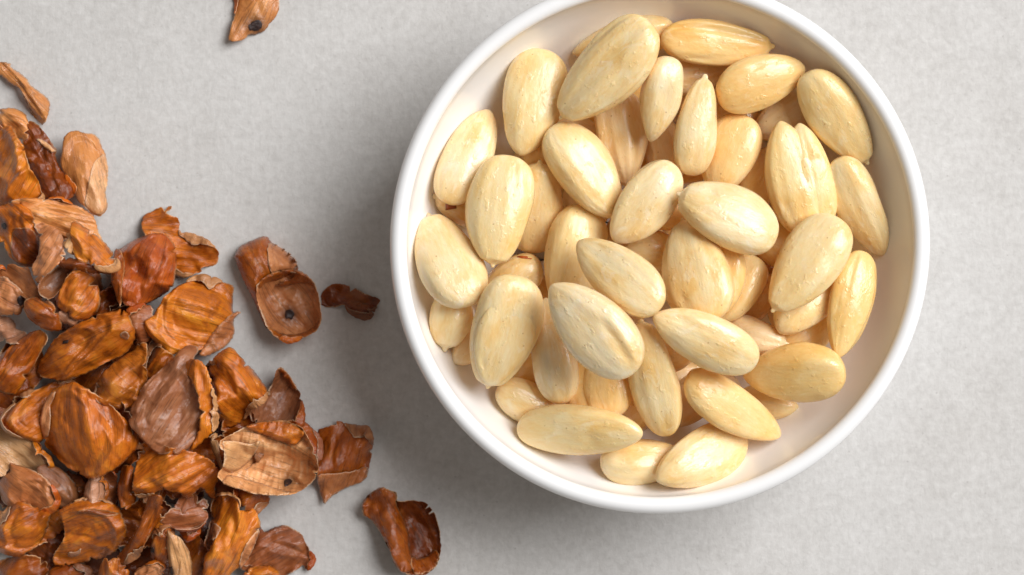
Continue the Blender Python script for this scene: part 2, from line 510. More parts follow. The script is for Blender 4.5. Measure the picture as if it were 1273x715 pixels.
# (tip px, blunt px, width px, tint, roll, options, label) from the bottom of the bowl upwards
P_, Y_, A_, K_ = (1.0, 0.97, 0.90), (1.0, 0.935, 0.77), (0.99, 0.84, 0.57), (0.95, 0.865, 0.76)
ALMONDS = [
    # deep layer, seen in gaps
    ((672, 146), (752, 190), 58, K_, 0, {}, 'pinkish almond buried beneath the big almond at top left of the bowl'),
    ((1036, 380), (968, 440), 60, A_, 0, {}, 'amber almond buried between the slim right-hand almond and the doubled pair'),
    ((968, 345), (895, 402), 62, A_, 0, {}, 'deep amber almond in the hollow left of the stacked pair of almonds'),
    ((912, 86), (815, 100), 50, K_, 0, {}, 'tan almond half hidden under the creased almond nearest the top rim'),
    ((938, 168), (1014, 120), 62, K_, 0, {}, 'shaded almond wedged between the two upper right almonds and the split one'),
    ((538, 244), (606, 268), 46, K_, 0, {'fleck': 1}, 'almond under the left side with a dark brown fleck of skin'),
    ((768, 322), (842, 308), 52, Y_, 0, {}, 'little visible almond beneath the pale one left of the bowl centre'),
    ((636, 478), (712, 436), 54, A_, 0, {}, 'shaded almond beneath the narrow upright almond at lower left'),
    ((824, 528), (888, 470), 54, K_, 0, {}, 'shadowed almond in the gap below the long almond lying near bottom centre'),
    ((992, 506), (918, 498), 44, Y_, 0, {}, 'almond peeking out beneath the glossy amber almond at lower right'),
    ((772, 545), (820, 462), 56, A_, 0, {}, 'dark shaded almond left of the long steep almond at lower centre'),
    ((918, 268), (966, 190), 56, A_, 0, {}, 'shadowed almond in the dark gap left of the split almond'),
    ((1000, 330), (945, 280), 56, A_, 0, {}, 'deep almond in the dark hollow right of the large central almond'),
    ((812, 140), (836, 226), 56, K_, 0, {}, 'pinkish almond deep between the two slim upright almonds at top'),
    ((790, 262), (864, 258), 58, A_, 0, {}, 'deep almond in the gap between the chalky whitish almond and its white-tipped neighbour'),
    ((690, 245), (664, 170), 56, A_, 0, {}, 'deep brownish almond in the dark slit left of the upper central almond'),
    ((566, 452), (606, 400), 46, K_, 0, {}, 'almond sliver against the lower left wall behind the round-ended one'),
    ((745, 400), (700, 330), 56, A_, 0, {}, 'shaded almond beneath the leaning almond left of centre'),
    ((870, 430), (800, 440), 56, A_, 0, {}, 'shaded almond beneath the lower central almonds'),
    # middle layer
    ((712, 66), (838, 36), 50, Y_, 0, {}, 'almond with a pale knob tip lying behind the largest top almond'),
    ((672, 200), (662, 313), 70, Y_, 0, {}, 'amber almond tucked right of the big upright almond on the left'),
    ((598, 372), (672, 326), 52, Y_, 0, {'sliver': 1}, 'almond with a thin reddish line of skin on its rounded end'),
    ((552, 437), (566, 362), 54, P_, 0, {}, 'small pale almond below the leftmost almond with its tip pointing down'),
    ((780, 232), (766, 112), 66, K_, 0, {'groove': 2.6}, 'deeply grooved pinkish almond between two slim ones near the top'),
    ((888, 240), (926, 143), 74, A_, 0, {}, 'smooth amber almond below the upper right pair'),
    ((744, 430), (757, 522), 68, A_, 0, {'half': (0.86, 0.9, 0.92, 0.2, -4.2, -0.6)}, 'split amber almond beneath the creased one at lower centre'),
    ((704, 524), (619, 480), 52, Y_, 0, {}, 'half hidden almond above the horizontal almond at bottom left'),
    ((980, 430), (900, 405), 48, K_, 0, {}, 'wrinkled pale almond between the slanted almond and the glossy amber one'),
    ((968, 414), (1030, 328), 74, Y_, 0, {}, 'almond lying directly beneath the knob-tipped almond at right'),
    ((896, 400), (938, 318), 64, Y_, 0, {}, 'amber almond with a pale cap right of the broad central almond'),
    ((856, 570), (746, 575), 56, Y_, 0, {}, 'amber lobe-shaped almond touching the bottom wall, left of its twin'),
    ((697, 388), (726, 255), 78, Y_, 0, {}, 'smooth tan almond leaning under the pale one left of centre'),
    ((892, 398), (905, 300), 50, A_, 0, {}, 'shaded almond beneath the broad central almond'),
    # upper layer
    ((608, 136), (554, 253), 64, P_, 0, {}, 'pale almond near the upper left wall with its tip pointing up'),
    ((646, 194), (676, 61), 80, Y_, 0, {}, 'large yellow-spotted almond beside the upper left wall'),
    ((964, 58), (821, 50), 58, A_, 0, {'crease': (0.08, 0.96, 118, 0.9)}, 'amber almond with a long lower crease nearest the top rim'),
    ((1001, 82), (891, 122), 68, A_, 0, {}, 'plump amber almond below and right of the creased top almond'),
    ((1082, 204), (1000, 92), 68, Y_, 0, {}, 'broad smooth tan almond against the upper right wall'),
    ((1100, 317), (1040, 197), 58, Y_, 0, {}, 'tan almond against the right wall with its tip pointing down at the rim'),
    ((1040, 445), (1073, 312), 58, A_, 0, {'groove': 1.6}, 'slim golden almond standing along the right wall above the amber glossy one'),
    ((530, 264), (584, 379), 82, P_, 0, {}, 'broad pale almond nearest the left wall of the bowl'),
    ((769, 270), (686, 157), 74, Y_, 0, {}, 'glossy yellow almond slanting down from the largest top almond'),
    ((876, 92), (857, 218), 55, P_, 0, {}, 'slim pale almond with a sharp tip pointing up to the rim'),
    ((968, 151), (1000, 290), 68, Y_, 0, {'half': (0.94, 0.92, 0.9, 0.6, 4.0, -0.5)}, 'split almond showing its two halves side by side at right'),
    ((810, 176), (833, 72), 52, P_, 0, {}, 'slim pale almond right of the largest top almond, knob tip down'),
    ((696, 147), (808, 30), 84, Y_, 0, {'groove': 2.0}, 'largest almond at the top with long yellow streaks and knob tip'),
    ((677, 370), (698, 502), 56, P_, 0, {}, 'narrow upright pale almond right of the large lower left almond'),
    ((794, 396), (830, 543), 62, Y_, 0, {}, 'long tan almond standing steeply below the bowl centre'),
    ((814, 594), (928, 540), 70, Y_, 0, {}, 'plump glossy almond lying against the bottom wall of the bowl'),
    ((926, 467), (1048, 462), 75, A_, 0, {}, 'glossy amber almond with a wet highlight at lower right'),
    ((848, 270), (878, 402), 88, Y_, 0, {}, 'broad yellow almond at the centre right with fine dark specks'),
    ((764, 301), (838, 204), 68, P_, 0, {}, 'chalky whitish almond just above the bowl centre'),
    ((606, 484), (644, 343), 88, Y_, 0, {'half': (0.80, 0.84, 0.5, -1.6, 0.3, 2.2)}, 'large almond at lower left with a raised overlapping half'),
    ((972, 545), (852, 468), 60, A_, 0, {}, 'tapered glossy almond slanting down at lower right, tip to the wall'),
    ((811, 392), (942, 452), 68, Y_, 0, {}, 'smooth almond slanting down right of the creased almond'),
    ((612, 333), (632, 193), 84, Y_, 0, {'groove': 1.5}, 'big upright almond left of centre with a small white knob tip'),
    ((798, 536), (643, 534), 65, Y_, 0, {}, 'long horizontal almond with a hooked tip near the bottom wall'),
    ((959, 389), (1046, 273), 80, Y_, 0, {}, 'knob-tipped almond lying on top of another at right'),
    ((719, 300), (818, 384), 70, P_, 0, {}, 'pale yellow almond with white tip left of the broad central almond'),
    ((685, 354), (790, 462), 86, P_, 0, {'crease': (0.45, 0.96, 66, 0.5)}, 'pale almond with a deep curved dent at its lower end'),
    ((841, 240), (965, 298), 80, P_, 0, {}, 'pale plump almond with a white knob tip in the upper centre'),
]


def small_patch(name, shape_pts, parent, mat, tint):
    pass


FILL = 'blanched almond lying at the bottom of the bowl, only glimpsed through gaps'
rfl = np.random.default_rng(21)
fillers = []
for ring, (rad, cnt) in enumerate([(5, 2), (19, 5), (32, 8)]):
    for k in range(cnt):
        t = 2 * math.pi * (k + rfl.uniform(-0.2, 0.2)) / cnt + ring
        cxp, cyp = 820 + rad / 0.179 * math.cos(t), 306 + rad / 0.179 * math.sin(t)
        a = t + math.pi / 2 + rfl.uniform(-0.5, 0.5)
        hx, hy = 62 * math.cos(a), 62 * math.sin(a)
        fillers.append(((cxp - hx, cyp - hy), (cxp + hx, cyp + hy), rfl.uniform(62, 74), [A_, K_, Y_][k % 3], 0, {}, FILL))
ALMONDS = fillers + ALMONDS
DEEP = {0: 'left of the broad yellow almond at the centre right', 1: 'between the chalky whitish almond and the pale white-tipped one',
        3: 'right of the dented pale almond, above the long steep one', 4: 'below the glossy yellow slanting almond',
        5: 'just above the pale plump white-tipped almond', 6: 'below the pale plump almond, left of the knob-tipped one',
        8: 'right of the almond with the thin reddish line', 9: 'between the two big almonds at the upper left',
        10: 'beside the top of the deeply grooved pinkish almond', 11: 'between the sharp-tipped slim almond and the plump amber one',
        12: 'below the split almond at right', 13: 'left of the stacked pair of almonds at right', 14: 'in the gap left of the tapered glossy almond'}
NOT_SEEN_ALM = {2, 7, 32}       # wholly behind others: they only carry the ones above
ALM_OBJS = []
for idx, (tp, bp, wpx, tint, roll0, opt, label) in enumerate(ALMONDS):
    r = np.random.default_rng(1000 + idx)
    zc = 20.0
    tp, bp = np.array(tp, float), np.array(bp, float)
    best = None
    for it in range(5):
        a, b = px2mm(tp, zc), px2mm(bp, zc)
        c = 0.5 * (a + b)
        dv = b - a
        Lv = float(np.hypot(*dv))
        yaw = math.atan2(dv[1], dv[0])
        Wm = wpx * scale_at(zc)
        if wpx < 58:      # seen on its edge: the width in view is nearer the thickness
            W0, T0 = Wm, Wm * 0.80
        else:
            W0, T0 = Wm, min(Wm * 0.60, 8.2)
        if best is None or it > 0:
            V, F = almond_shape(Lv, W0, T0, 50 + idx * 7, nub=(idx % 5 in (0, 2)), groove=opt.get('groove', 1.0), crease=opt.get('crease'))
        cand = []
        for pd in range(-26, 27, 4):
            p = math.radians(pd)
            for rd in (-18, 0, 18):
                R = rot(yaw, p, math.radians(roll0 + rd))
                P = V.copy()
                P[:, 0] /= math.cos(p)
                P = P @ R.T
                P[:, 0] += c[0]
                P[:, 1] += c[1]
                z = BF.lift(P[::5])
                cand.append((z + 0.03 * abs(pd) + 0.02 * abs(rd), z, pd, rd))
        cand.sort()
        _, z, pd, rd = cand[0]
        znew = z - 0.15
        if it < 4:
            zc = 0.4 * zc + 0.6 * znew
        else:
            zc = znew
        best = (c, yaw, pd, rd)
    c, yaw, pd, rd = best
    p = math.radians(pd)
    V[:, 0] /= math.cos(p)
    R = rot(yaw, p, math.radians(roll0 + rd))
    P = V @ R.T + np.array([c[0], c[1], zc])
    BF.add(P)
    if idx in NOT_SEEN_ALM:
        continue
    if idx in DEEP:
        label = 'deep almond glimpsed ' + DEEP[idx]
    o = mesh_obj('almond', V * MM, F, [M_ALM])
    o.location = (c[0] * MM, c[1] * MM, zc * MM)
    o.rotation_euler = (math.radians(roll0 + rd), p, yaw)
    jit = r.uniform(-0.03, 0.03)
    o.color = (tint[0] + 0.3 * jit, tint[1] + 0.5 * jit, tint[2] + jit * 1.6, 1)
    tag(o, label, 'almond', A_GROUP)
    ALM_OBJS.append((o, V))
    if 'half' in opt:
        fl, fw, ft, ox, oy, oz = opt['half']
        V2, F2 = almond_shape(Lv * fl, W0 * fw, T0 * ft, 900 + idx, nub=False)
        V2 = V2 + np.array([ox, oy, oz])
        h = mesh_obj('kernel_half', V2 * MM, F2, [M_ALM], o)
        h.color = o.color
    if 'fleck' in opt or 'sliver' in opt:
        if 'fleck' in opt:
            px0, sx, sy, ya = (561, 258), 1.5, 1.1, 0.2
        else:
            px0, sx, sy, ya = (656, 318), 2.6, 0.5, -0.2
        q = px2mm(px0, zc + 3)
        dd = np.hypot(P[:, 0] - q[0], P[:, 1] - q[1])
        near = np.argsort(dd)[:14]
        k = near[np.argmax(P[near, 2])]
        n0 = 5
        vs = []
        Ri = R.T
        for i in range(n0):
            for j in range(n0):
                x = P[k, 0] + sx * (i / (n0 - 1) - 0.5) * 1.6
                y = P[k, 1] + sy * (j / (n0 - 1) - 0.5) * 1.6 + ya * (i / (n0 - 1) - 0.5) * 2
                m = np.argsort(np.hypot(P[:, 0] - x, P[:, 1] - y) + np.where(P[:, 2] < zc - 1, 5, 0))[:4]
                z = P[m, 2].mean() + 0.25
                vs.append(np.array([x, y, z]) - np.array([c[0], c[1], zc]))
        vs = np.array(vs) @ R
        fs = [(i * n0 + j, (i + 1) * n0 + j, (i + 1) * n0 + j + 1, i * n0 + j + 1) for i in range(n0 - 1) for j in range(n0 - 1)]
        f = mesh_obj('skin_fleck', vs * MM, fs, [M_OUT], o)
        sol = f.modifiers.new('thick', 'SOLIDIFY')
        sol.thickness = 0.2 * MM
        f.color = (0.55, 0.38, 0.3, 1) if 'fleck' in opt else (0.9, 0.6, 0.5, 1)
print('almond top', max((o.location.z) for o, v in ALM_OBJS) * 1000, 'field max in bowl', BF.h[gr < 48].max())

# ------------------------------------------------------------------ skins
TF = Field(-150, 20, -100, 100, 0.4)


def chaikin(P):
    Q = []
    n = len(P)
    for i in range(n):
        a, b = P[i], P[(i + 1) % n]
        Q += [0.8 * a + 0.2 * b, 0.2 * a + 0.8 * b]
    return np.array(Q)


def resample(P, step, r, jag, notch=0):
    Q = []
    n = len(P)
    for i in range(n):
        a, b = P[i], P[(i + 1) % n]
        m = max(1, int(round(np.hypot(*(b - a)) / step)))
        for k in range(m):
            Q.append(a + (b - a) * k / m)
    Q = np.array(Q)
    n = len(Q)
    t = np.arange(n)
    ex = np.zeros(n)
    for k in range(6):
        ex += r.uniform(0.3, 1) * np.sin(2 * math.pi * r.integers(3, max(5, n // 3)) * t / n + r.uniform(0, 6.28))
    d = np.roll(Q, -1, 0) - np.roll(Q, 1, 0)
    d /= np.maximum(np.hypot(d[:, 0], d[:, 1]), 1e-6)[:, None]
    nn = np.stack([-d[:, 1], d[:, 0]], 1)
    off = ex * jag * 0.45 + r.uniform(-jag, jag, n) * 0.5
    if notch:
        # tears running in from the edge
        a2 = np.sum(Q[:, 0] * np.roll(Q[:, 1], -1) - np.roll(Q[:, 0], -1) * Q[:, 1])
        for k in range(notch):
            i0, w0, dp = r.integers(0, n), r.uniform(0.8, 2.6), r.uniform(2.5, 7.0)
            dt = np.abs((t - i0 + n // 2) % n - n // 2)
            off = off + (1 if a2 > 0 else -1) * dp * np.clip(1 - dt / w0, 0, 1)
    return Q + nn * off[:, None]


def inside(P, poly):
    x, y = P[:, 0], P[:, 1]
    c = np.zeros(len(P), bool)
    n = len(poly)
    for i in range(n):
        x1, y1 = poly[i]
        x2, y2 = poly[(i + 1) % n]
        if y1 == y2:
            continue
        t = ((y1 > y) != (y2 > y)) & (x < (x2 - x1) * (y - y1) / (y2 - y1) + x1)
        c ^= t
    return c


def edge_dist(P, poly):
    d = np.full(len(P), 1e9)
    n = len(poly)
    for i in range(n):
        a, b = poly[i], poly[(i + 1) % n]
        ab = b - a
        l2 = max(ab @ ab, 1e-9)
        t = np.clip(((P - a) @ ab) / l2, 0, 1)
        q = a + t[:, None] * ab
        d = np.minimum(d, np.hypot(P[:, 0] - q[:, 0], P[:, 1] - q[:, 1]))
    return d


def sheet_mesh(poly, step, r):
    """triangulate a polygon (px): returns points, tris, boundary loop"""
    n = len(poly)
    lo, hi = poly.min(0), poly.max(0)
    pts = []
    row = 0
    y = lo[1]
    while y < hi[1]:
        x = lo[0] + (0.5 * step if row % 2 else 0)
        while x < hi[0]:
            pts.append((x + r.uniform(-.2, .2) * step, y + r.uniform(-.2, .2) * step))
            x += step
        y += step * 0.866
        row += 1
    pts = np.array(pts) if pts else np.zeros((0, 2))
    if len(pts):
        k = inside(pts, poly)
        pts = pts[k]
    if len(pts):
        pts = pts[edge_dist(pts, poly) > 0.55 * step]
    allp = np.vstack([poly, pts]) if len(pts) else poly
    vin = [Vector((float(p[0]), float(p[1]))) for p in allp]
    vo, eo, fo, ov, oe, of = delaunay_2d_cdt(vin, [], [list(range(n))], 1, 1e-5)
    return np.array([[v.x, v.y] for v in vo]), [tuple(f) for f in fo]


def wave(r, A, B, n, ka, kb):
    z = np.zeros_like(A)
    for k in range(n):
        z += r.uniform(0.4, 1) * np.sin(r.uniform(0.3, 1) * ka * A + r.uniform(0.4, 1) * kb * B * r.choice([-1, 1]) + r.uniform(0, 6.28))
    return z / max(1, n) * 1.6


class Profile:
    """height (mm) of a sheet over photo-pixel coordinates, in the sheet's own axes"""
    def __init__(self, poly, ang, kind, h, wr, seed, iso=0.0):
        self.poly, self.kind, self.h, self.wr, self.seed = poly, kind, h, wr, seed
        self.c = poly.mean(0)
        t = math.radians(ang)
        self.e = np.array([math.cos(t), -math.sin(t)])   # long axis in px (y down)
        self.f = np.array([self.e[1], -self.e[0]])
        A, B = (poly - self.c) @ self.e, (poly - self.c) @ self.f
        self.ac, self.bc = 0.5 * (A.max() + A.min()), 0.5 * (B.max() + B.min())
        self.ra, self.rb = 0.5 * np.ptp(A), 0.5 * np.ptp(B)
        self.R = None
        self.iso = iso

    def __call__(self, P, d):
        r = np.random.default_rng(self.seed)
        if self.R is None:
            self.R = d.max()
        A = ((P - self.c) @ self.e - self.ac)
        B = ((P - self.c) @ self.f - self.bc)
        a, b = A / self.ra, B / self.rb
        t = np.clip(d / self.R, 0, 1)
        pil = np.sqrt(np.clip(1 - (1 - t) ** 2, 0, 1))
        quad = np.clip(1 - 0.45 * a * a - 0.55 * b * b, 0, 1)
        K, h = self.kind, self.h
        if K == 'dome':
            z = h * (0.30 * pil + 0.70 * quad)
        elif K == 'arch':
            z = h * (0.12 * pil + 0.88 * (1 - b * b) * (1 - 0.2 * a * a))
        elif K == 'cup':
            z = h * (1 - 0.6 * pil - 0.4 * quad)
        elif K == 'curl':
            z = h * (0.75 * b * b + 0.25 * (1 - pil))
        elif K == 'ramp':
            z = h * 0.5 * (1 + a) * (0.6 + 0.4 * b)
        else:
            z = h * (0.5 + 0.5 * np.sin(2.2 * a + r.uniform(0, 6)) * np.cos(1.6 * b + r.uniform(0, 6)))
        h_ = z.max() - z.min()
        if K in ('dome', 'arch') and h_ > 3.0:
            # a thin shell buckles: parts of it flip inwards along crisp rims
            for k in range(3 if self.ra * self.rb > 1200 else 2):
                px_, py_ = r.uniform(-0.6, 0.6), r.uniform(-0.6, 0.6)
                gx_, gy_ = r.uniform(-0.9, 0.9) * h_, r.uniform(-0.9, 0.9) * h_
                z_at = h * np.clip(1 - 0.45 * px_ ** 2 - 0.55 * py_ ** 2, 0, 1)
                pl_ = z_at * r.uniform(0.62, 0.88) + gx_ * (a - px_) + gy_ * (b - py_)
                over = np.clip(z - pl_, 0, None)
                z = z - r.uniform(0.9, 1.5) * np.minimum(over, 0.20 * h_)
        # running lines that converge towards both ends, as the veins of the skin do
        A_, B_ = A * 0.18, B * 0.18
        conv = np.sqrt(np.clip(1 - 0.78 * np.clip(np.abs(a), 0, 1) ** 2, 0.12, 1))
        be = B_ / conv
        self.uv = np.stack([A_, be, np.full_like(A_, self.seed % 97 * 3.7)], 1)
        rip = wave(r, A_, be, 4, 0.16, 0.8)
        fold = np.zeros_like(A_)
        for k in range(4):
            f0 = r.uniform(0.35, 1.15)
            sn = np.sin(f0 * be + r.uniform(-0.05, 0.05) * A_ + 0.35 * np.sin(0.2 * A_ + r.uniform(0, 6)) + r.uniform(0, 6.28))
            win = 0.5 + 0.5 * np.sin(r.uniform(0.15, 0.4) * A_ + r.uniform(0, 6.28))
            fold += r.choice([-1, 1]) * (1 - 2 * np.abs(sn)) * r.uniform(0.3, 0.7) * win / (0.6 + f0)
        # crisp creases, as in a folded sheet
        for k in range(5):
            ph = r.normal(math.pi / 2, 0.55) if k < 3 else r.uniform(0, math.pi)
            n_ = math.cos(ph) * self.e + math.sin(ph) * self.f
            q = P - (self.c + r.uniform(-0.5, 0.5) * self.e * self.ra + r.uniform(-0.5, 0.5) * self.f * self.rb)
            t_ = (q @ n_) * 0.18 + 0.5 * np.sin(0.35 * A_ + r.uniform(0, 6))
            z = z - self.wr * r.uniform(-0.26, 0.44) * np.minimum(np.abs(t_), 5)
        # a kink: one side of the sheet bends away
        ph = r.uniform(0, 2 * math.pi)
        n_ = math.cos(ph) * self.e + math.sin(ph) * self.f
        t_ = ((P - self.c) @ n_) / (0.5 * (self.ra + self.rb)) - r.uniform(0.25, 0.6)
        z = z + self.wr * r.uniform(-3.2, 2.6) * np.clip(t_, 0, 1)
        if self.iso:
            def isof(wl):
                q = np.zeros_like(A_)
                for k in range(5):
                    t = r.uniform(0, math.pi)
                    k0 = 2 * math.pi / wl * r.uniform(0.6, 1.4)
                    q += np.sin(k0 * (A_ * math.cos(t) + B_ * math.sin(t)) + r.uniform(0, 6.28))
                return np.abs(q / 2.2)
            z = z + self.iso * (0.95 * np.minimum(isof(8.5), 1.0) - 0.35 * np.minimum(isof(3.6), 1.0))
        # torn edges lift and dip
        ed = np.exp(-(d * 0.18) / 2.0)
        z = z + self.wr * ed * (2.1 * wave(r, A_, B_, 4, 0.6, 0.6) + 0.7 * wave(r, A_, B_, 4, 1.6, 1.6))
        z = z + self.wr * (0.35 * rip + 0.46 * fold + 0.09 * wave(r, A_, B_, 6, 2.2, 2.6))
        return z


def shell(P3, tris, thick, wound=0):
    """close a sheet into a thin shell: returns verts, faces, side index (0 top, 1 bottom, 2 rim)"""
    n = len(P3)
    T = np.array(tris)
    a, b, c = P3[T[:, 0]], P3[T[:, 1]], P3[T[:, 2]]
    nf = np.cross(b - a, c - a)
    flip = nf[:, 2] < 0
    if wound:
        flip[-wound:] = False
    T[flip] = T[flip][:, ::-1]
    nf[flip] *= -1
    vn = np.zeros_like(P3)
    for k in range(3):
        np.add.at(vn, T[:, k], nf)
    vn /= np.maximum(np.linalg.norm(vn, axis=1), 1e-9)[:, None]
    V = np.vstack([P3, P3 - vn * thick])
    F = [tuple(int(x) for x in t) for t in T] + [(int(t[2]) + n, int(t[1]) + n, int(t[0]) + n) for t in T]
    side = [0] * len(T) + [1] * len(T)
    ed = {}
    for t in T:
        for k in range(3):
            e = (int(t[k]), int(t[(k + 1) % 3]))
            ed[e] = 1
    for (i, j) in list(ed):
        if (j, i) not in ed:
            F.append((j, i, i + n, j + n))
            side.append(2)
    return V, F, side


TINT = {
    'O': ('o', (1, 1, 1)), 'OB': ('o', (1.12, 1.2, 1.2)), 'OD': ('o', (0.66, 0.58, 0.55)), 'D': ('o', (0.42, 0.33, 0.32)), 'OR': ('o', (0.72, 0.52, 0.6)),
    'OY': ('o', (0.80, 0.88, 1.3)), 'DD': ('o', (0.22, 0.16, 0.15)),  # last tint is skin darkened for the shade deep in the heap
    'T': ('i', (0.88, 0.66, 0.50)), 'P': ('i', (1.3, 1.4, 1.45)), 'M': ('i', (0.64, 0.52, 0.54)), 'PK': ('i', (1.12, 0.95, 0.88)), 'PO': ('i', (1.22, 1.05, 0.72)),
    'C': ('i', (1.25, 1.45, 1.55)), 'LI': ('i', (1.05, 1.1, 1.55)), 'TD': ('i', (0.55, 0.44, 0.38)), 'RB': ('i', (0.62, 0.40, 0.30)),
}
THICK = 0.09


def make_sheet(name, P2, tris, z, s, origin, yaw, tint, parent=None, thick=THICK, edge=None, uv=None, stain=None, wound=0):
    """P2 px points, z mm heights (world), origin = world mm of the object's base"""
    X = (P2[:, 0] - CX) * s - origin[0]
    Y = -(P2[:, 1] - CY) * s - origin[1]
    c, sn = math.cos(-yaw), math.sin(-yaw)
    P3 = np.stack([c * X - sn * Y, sn * X + c * Y, z - origin[2]], 1)
    V, F, side = shell(P3, tris, thick, wound)
    face, col = TINT[tint] if isinstance(tint, str) else ('s', tint)
    if face == 's':
        mats, mi = [M_SPOT], [0] * len(F)
    else:
        mats = [M_OUT, M_INN] if face == 'o' else [M_INN, M_OUT]
        rim_i = 1 if face == 'o' else 0
        mi = [0 if q == 0 else (1 if q == 1 else rim_i) for q in side]
    o = mesh_obj(name, V * MM, F, mats, parent, mi)
    o.color = (col[0], col[1], col[2], 1)
    if edge is not None:
        at = o.data.attributes.new('edge', 'FLOAT', 'POINT')
        at.data.foreach_set('value', np.concatenate([edge, edge]).astype(np.float32))
    if stain is not None:
        at = o.data.attributes.new('stain', 'FLOAT', 'POINT')
        at.data.foreach_set('value', np.concatenate([stain, stain]).astype(np.float32))
    if uv is not None:
        at = o.data.attributes.new('vein_uv', 'FLOAT_VECTOR', 'POINT')
        at.data.foreach_set('vector', np.concatenate([uv, uv]).astype(np.float32).ravel())
    return o


G_PILE = 'almond skins heaped at the left'
G_LOOSE = 'loose almond skins lying on the table'


def ell(cx, cy, rx, ry, ang=0, n=14):
    t = np.linspace(0, 2 * math.pi, n, endpoint=False)
    c, s = math.cos(math.radians(ang)), math.sin(math.radians(ang))
    x, y = rx * np.cos(t), ry * np.sin(t)
    return [(cx + c * a - s * b, cy + s * a + c * b) for a, b in zip(x, y)]


# poly (photo px), axis angle, kind, height mm, wrinkle mm, tint, label, group, parts
SK = []


def sk(poly, ang, kind, h, wr, tint, label, group=G_PILE, parts=(), jag=0.5, zmax=None):
    SK.append(dict(poly=poly, ang=ang, kind=kind, h=h, wr=wr, tint=tint, label=label, group=group, parts=parts, jag=jag, zmax=zmax))


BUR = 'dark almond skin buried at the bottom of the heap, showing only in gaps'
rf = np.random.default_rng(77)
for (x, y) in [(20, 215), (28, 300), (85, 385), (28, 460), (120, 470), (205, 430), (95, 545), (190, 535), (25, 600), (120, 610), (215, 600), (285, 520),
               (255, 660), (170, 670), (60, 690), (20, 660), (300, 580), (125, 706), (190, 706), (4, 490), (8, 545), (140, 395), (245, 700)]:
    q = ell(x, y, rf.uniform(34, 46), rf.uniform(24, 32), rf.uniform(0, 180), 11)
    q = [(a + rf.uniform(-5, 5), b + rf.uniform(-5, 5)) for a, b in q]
    sk(q, rf.uniform(0, 180), str(rf.choice(['dome', 'arch', 'flat'])), rf.uniform(3.0, 5.5), 0.9, str(rf.choice(['D', 'DD', 'D', 'OD'])), BUR, G_PILE, (), 1.2)  # dark tints put the deep shade of the gaps into these skins

MIDF = [((30, 225), 'OD', 'dark orange skin largely covered, behind the bright wrinkled shell on the left edge'),
        ((105, 360), 'RB', 'reddish scrap largely covered, right of the small orange shell above the nut-shaped one'),
        ((245, 480), 'O', 'orange skin largely covered by the curled orange strip'),
        ((300, 545), 'OD', 'brown skin largely covered by the pale crumpled cup'),
        ((185, 500), 'OD', 'brown skin largely covered, left of the big mauve shell'),
        ((140, 560), 'D', 'dark skin largely covered by the largest round glossy shell'),
        ((235, 590), 'OD', 'brown skin largely covered by the crumpled ragged orange one'),
        ((30, 560), 'RB', 'reddish skin largely covered by the pale beige torn one'),
        ((180, 650), 'OD', 'brown skin largely covered by the curved brown strip'),
        ((290, 670), 'RB', 'reddish skin largely covered by the tall bright orange one'),
        ((90, 620), 'OD', 'brown skin largely covered by the glossy folded shell'),
        ((160, 420), 'D', 'dark skin largely covered by the grey-spotted nut-shaped shell')]
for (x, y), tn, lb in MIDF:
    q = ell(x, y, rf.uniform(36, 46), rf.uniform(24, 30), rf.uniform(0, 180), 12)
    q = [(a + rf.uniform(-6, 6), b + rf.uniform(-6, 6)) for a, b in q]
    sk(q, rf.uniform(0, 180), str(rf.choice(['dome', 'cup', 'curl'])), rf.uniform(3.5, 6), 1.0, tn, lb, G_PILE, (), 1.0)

SCR = 'small brown skin scrap wedged among the larger pieces of the heap'
for (x, y) in [(62, 215), (20, 262), (100, 318), (132, 372), (55, 330), (108, 408), (20, 438), (176, 402), (216, 470), (268, 470), (150, 470), (178, 540),
               (262, 560), (210, 575), (130, 608), (60, 655), (190, 640), (240, 640), (280, 610), (150, 520), (85, 365), (232, 520), (40, 505), (310, 600)]:
    q = ell(x, y, rf.uniform(20, 32), rf.uniform(13, 20), rf.uniform(0, 180), 9)
    q = [(a + rf.uniform(-5, 5), b + rf.uniform(-5, 5)) for a, b in q]
    sk(q, rf.uniform(0, 180), str(rf.choice(['flat', 'cup', 'curl', 'arch'])), rf.uniform(2.5, 5), 1.0, str(rf.choice(['OD', 'O', 'RB', 'D', 'O'])), SCR, G_PILE, (), 1.2)

# ---- loose skins on the table
sk([(288, -12), (293, 0), (292, 15), (288, 32), (283, 50), (290, 53), (303, 50), (308, 43), (320, 42), (330, 37), (333, 30), (341, 22), (347, 10), (346, -2), (345, -12)],
   60, 'arch', 3.0, 0.5, 'PO', 'orange flake with a dark stained corner at the top edge of the picture', G_LOOSE,
   [('hilum_spot', [(307, 41), (306, 33), (311, 26), (319, 22), (326, 24), (330, 31), (327, 37), (318, 41)], None, 0.15)], 0.4)
sk([(177, 268), (190, 261), (200, 257), (213, 256), (213, 260), (206, 264), (214, 269), (224, 272), (222, 290), (230, 292), (245, 297), (258, 302), (268, 308), (272, 314), (270, 328), (258, 332), (250, 333), (250, 338), (238, 342), (222, 340), (210, 335), (196, 310), (180, 290), (176, 278)],
   -12, 'flat', 2.4, 0.9, 'O', 'ragged flat orange flake lying just right of the dark brown shell', G_PILE, (), 0.6)
sk([(398, 365), (410, 354), (422, 352), (440, 357), (455, 366), (473, 372), (470, 378), (460, 394), (452, 395), (435, 388), (428, 378), (418, 382), (400, 382)],
   -15, 'flat', 2.0, 0.9, 'D', 'thin dark brown flake in the shadow beside the bowl', G_LOOSE, (), 0.5)
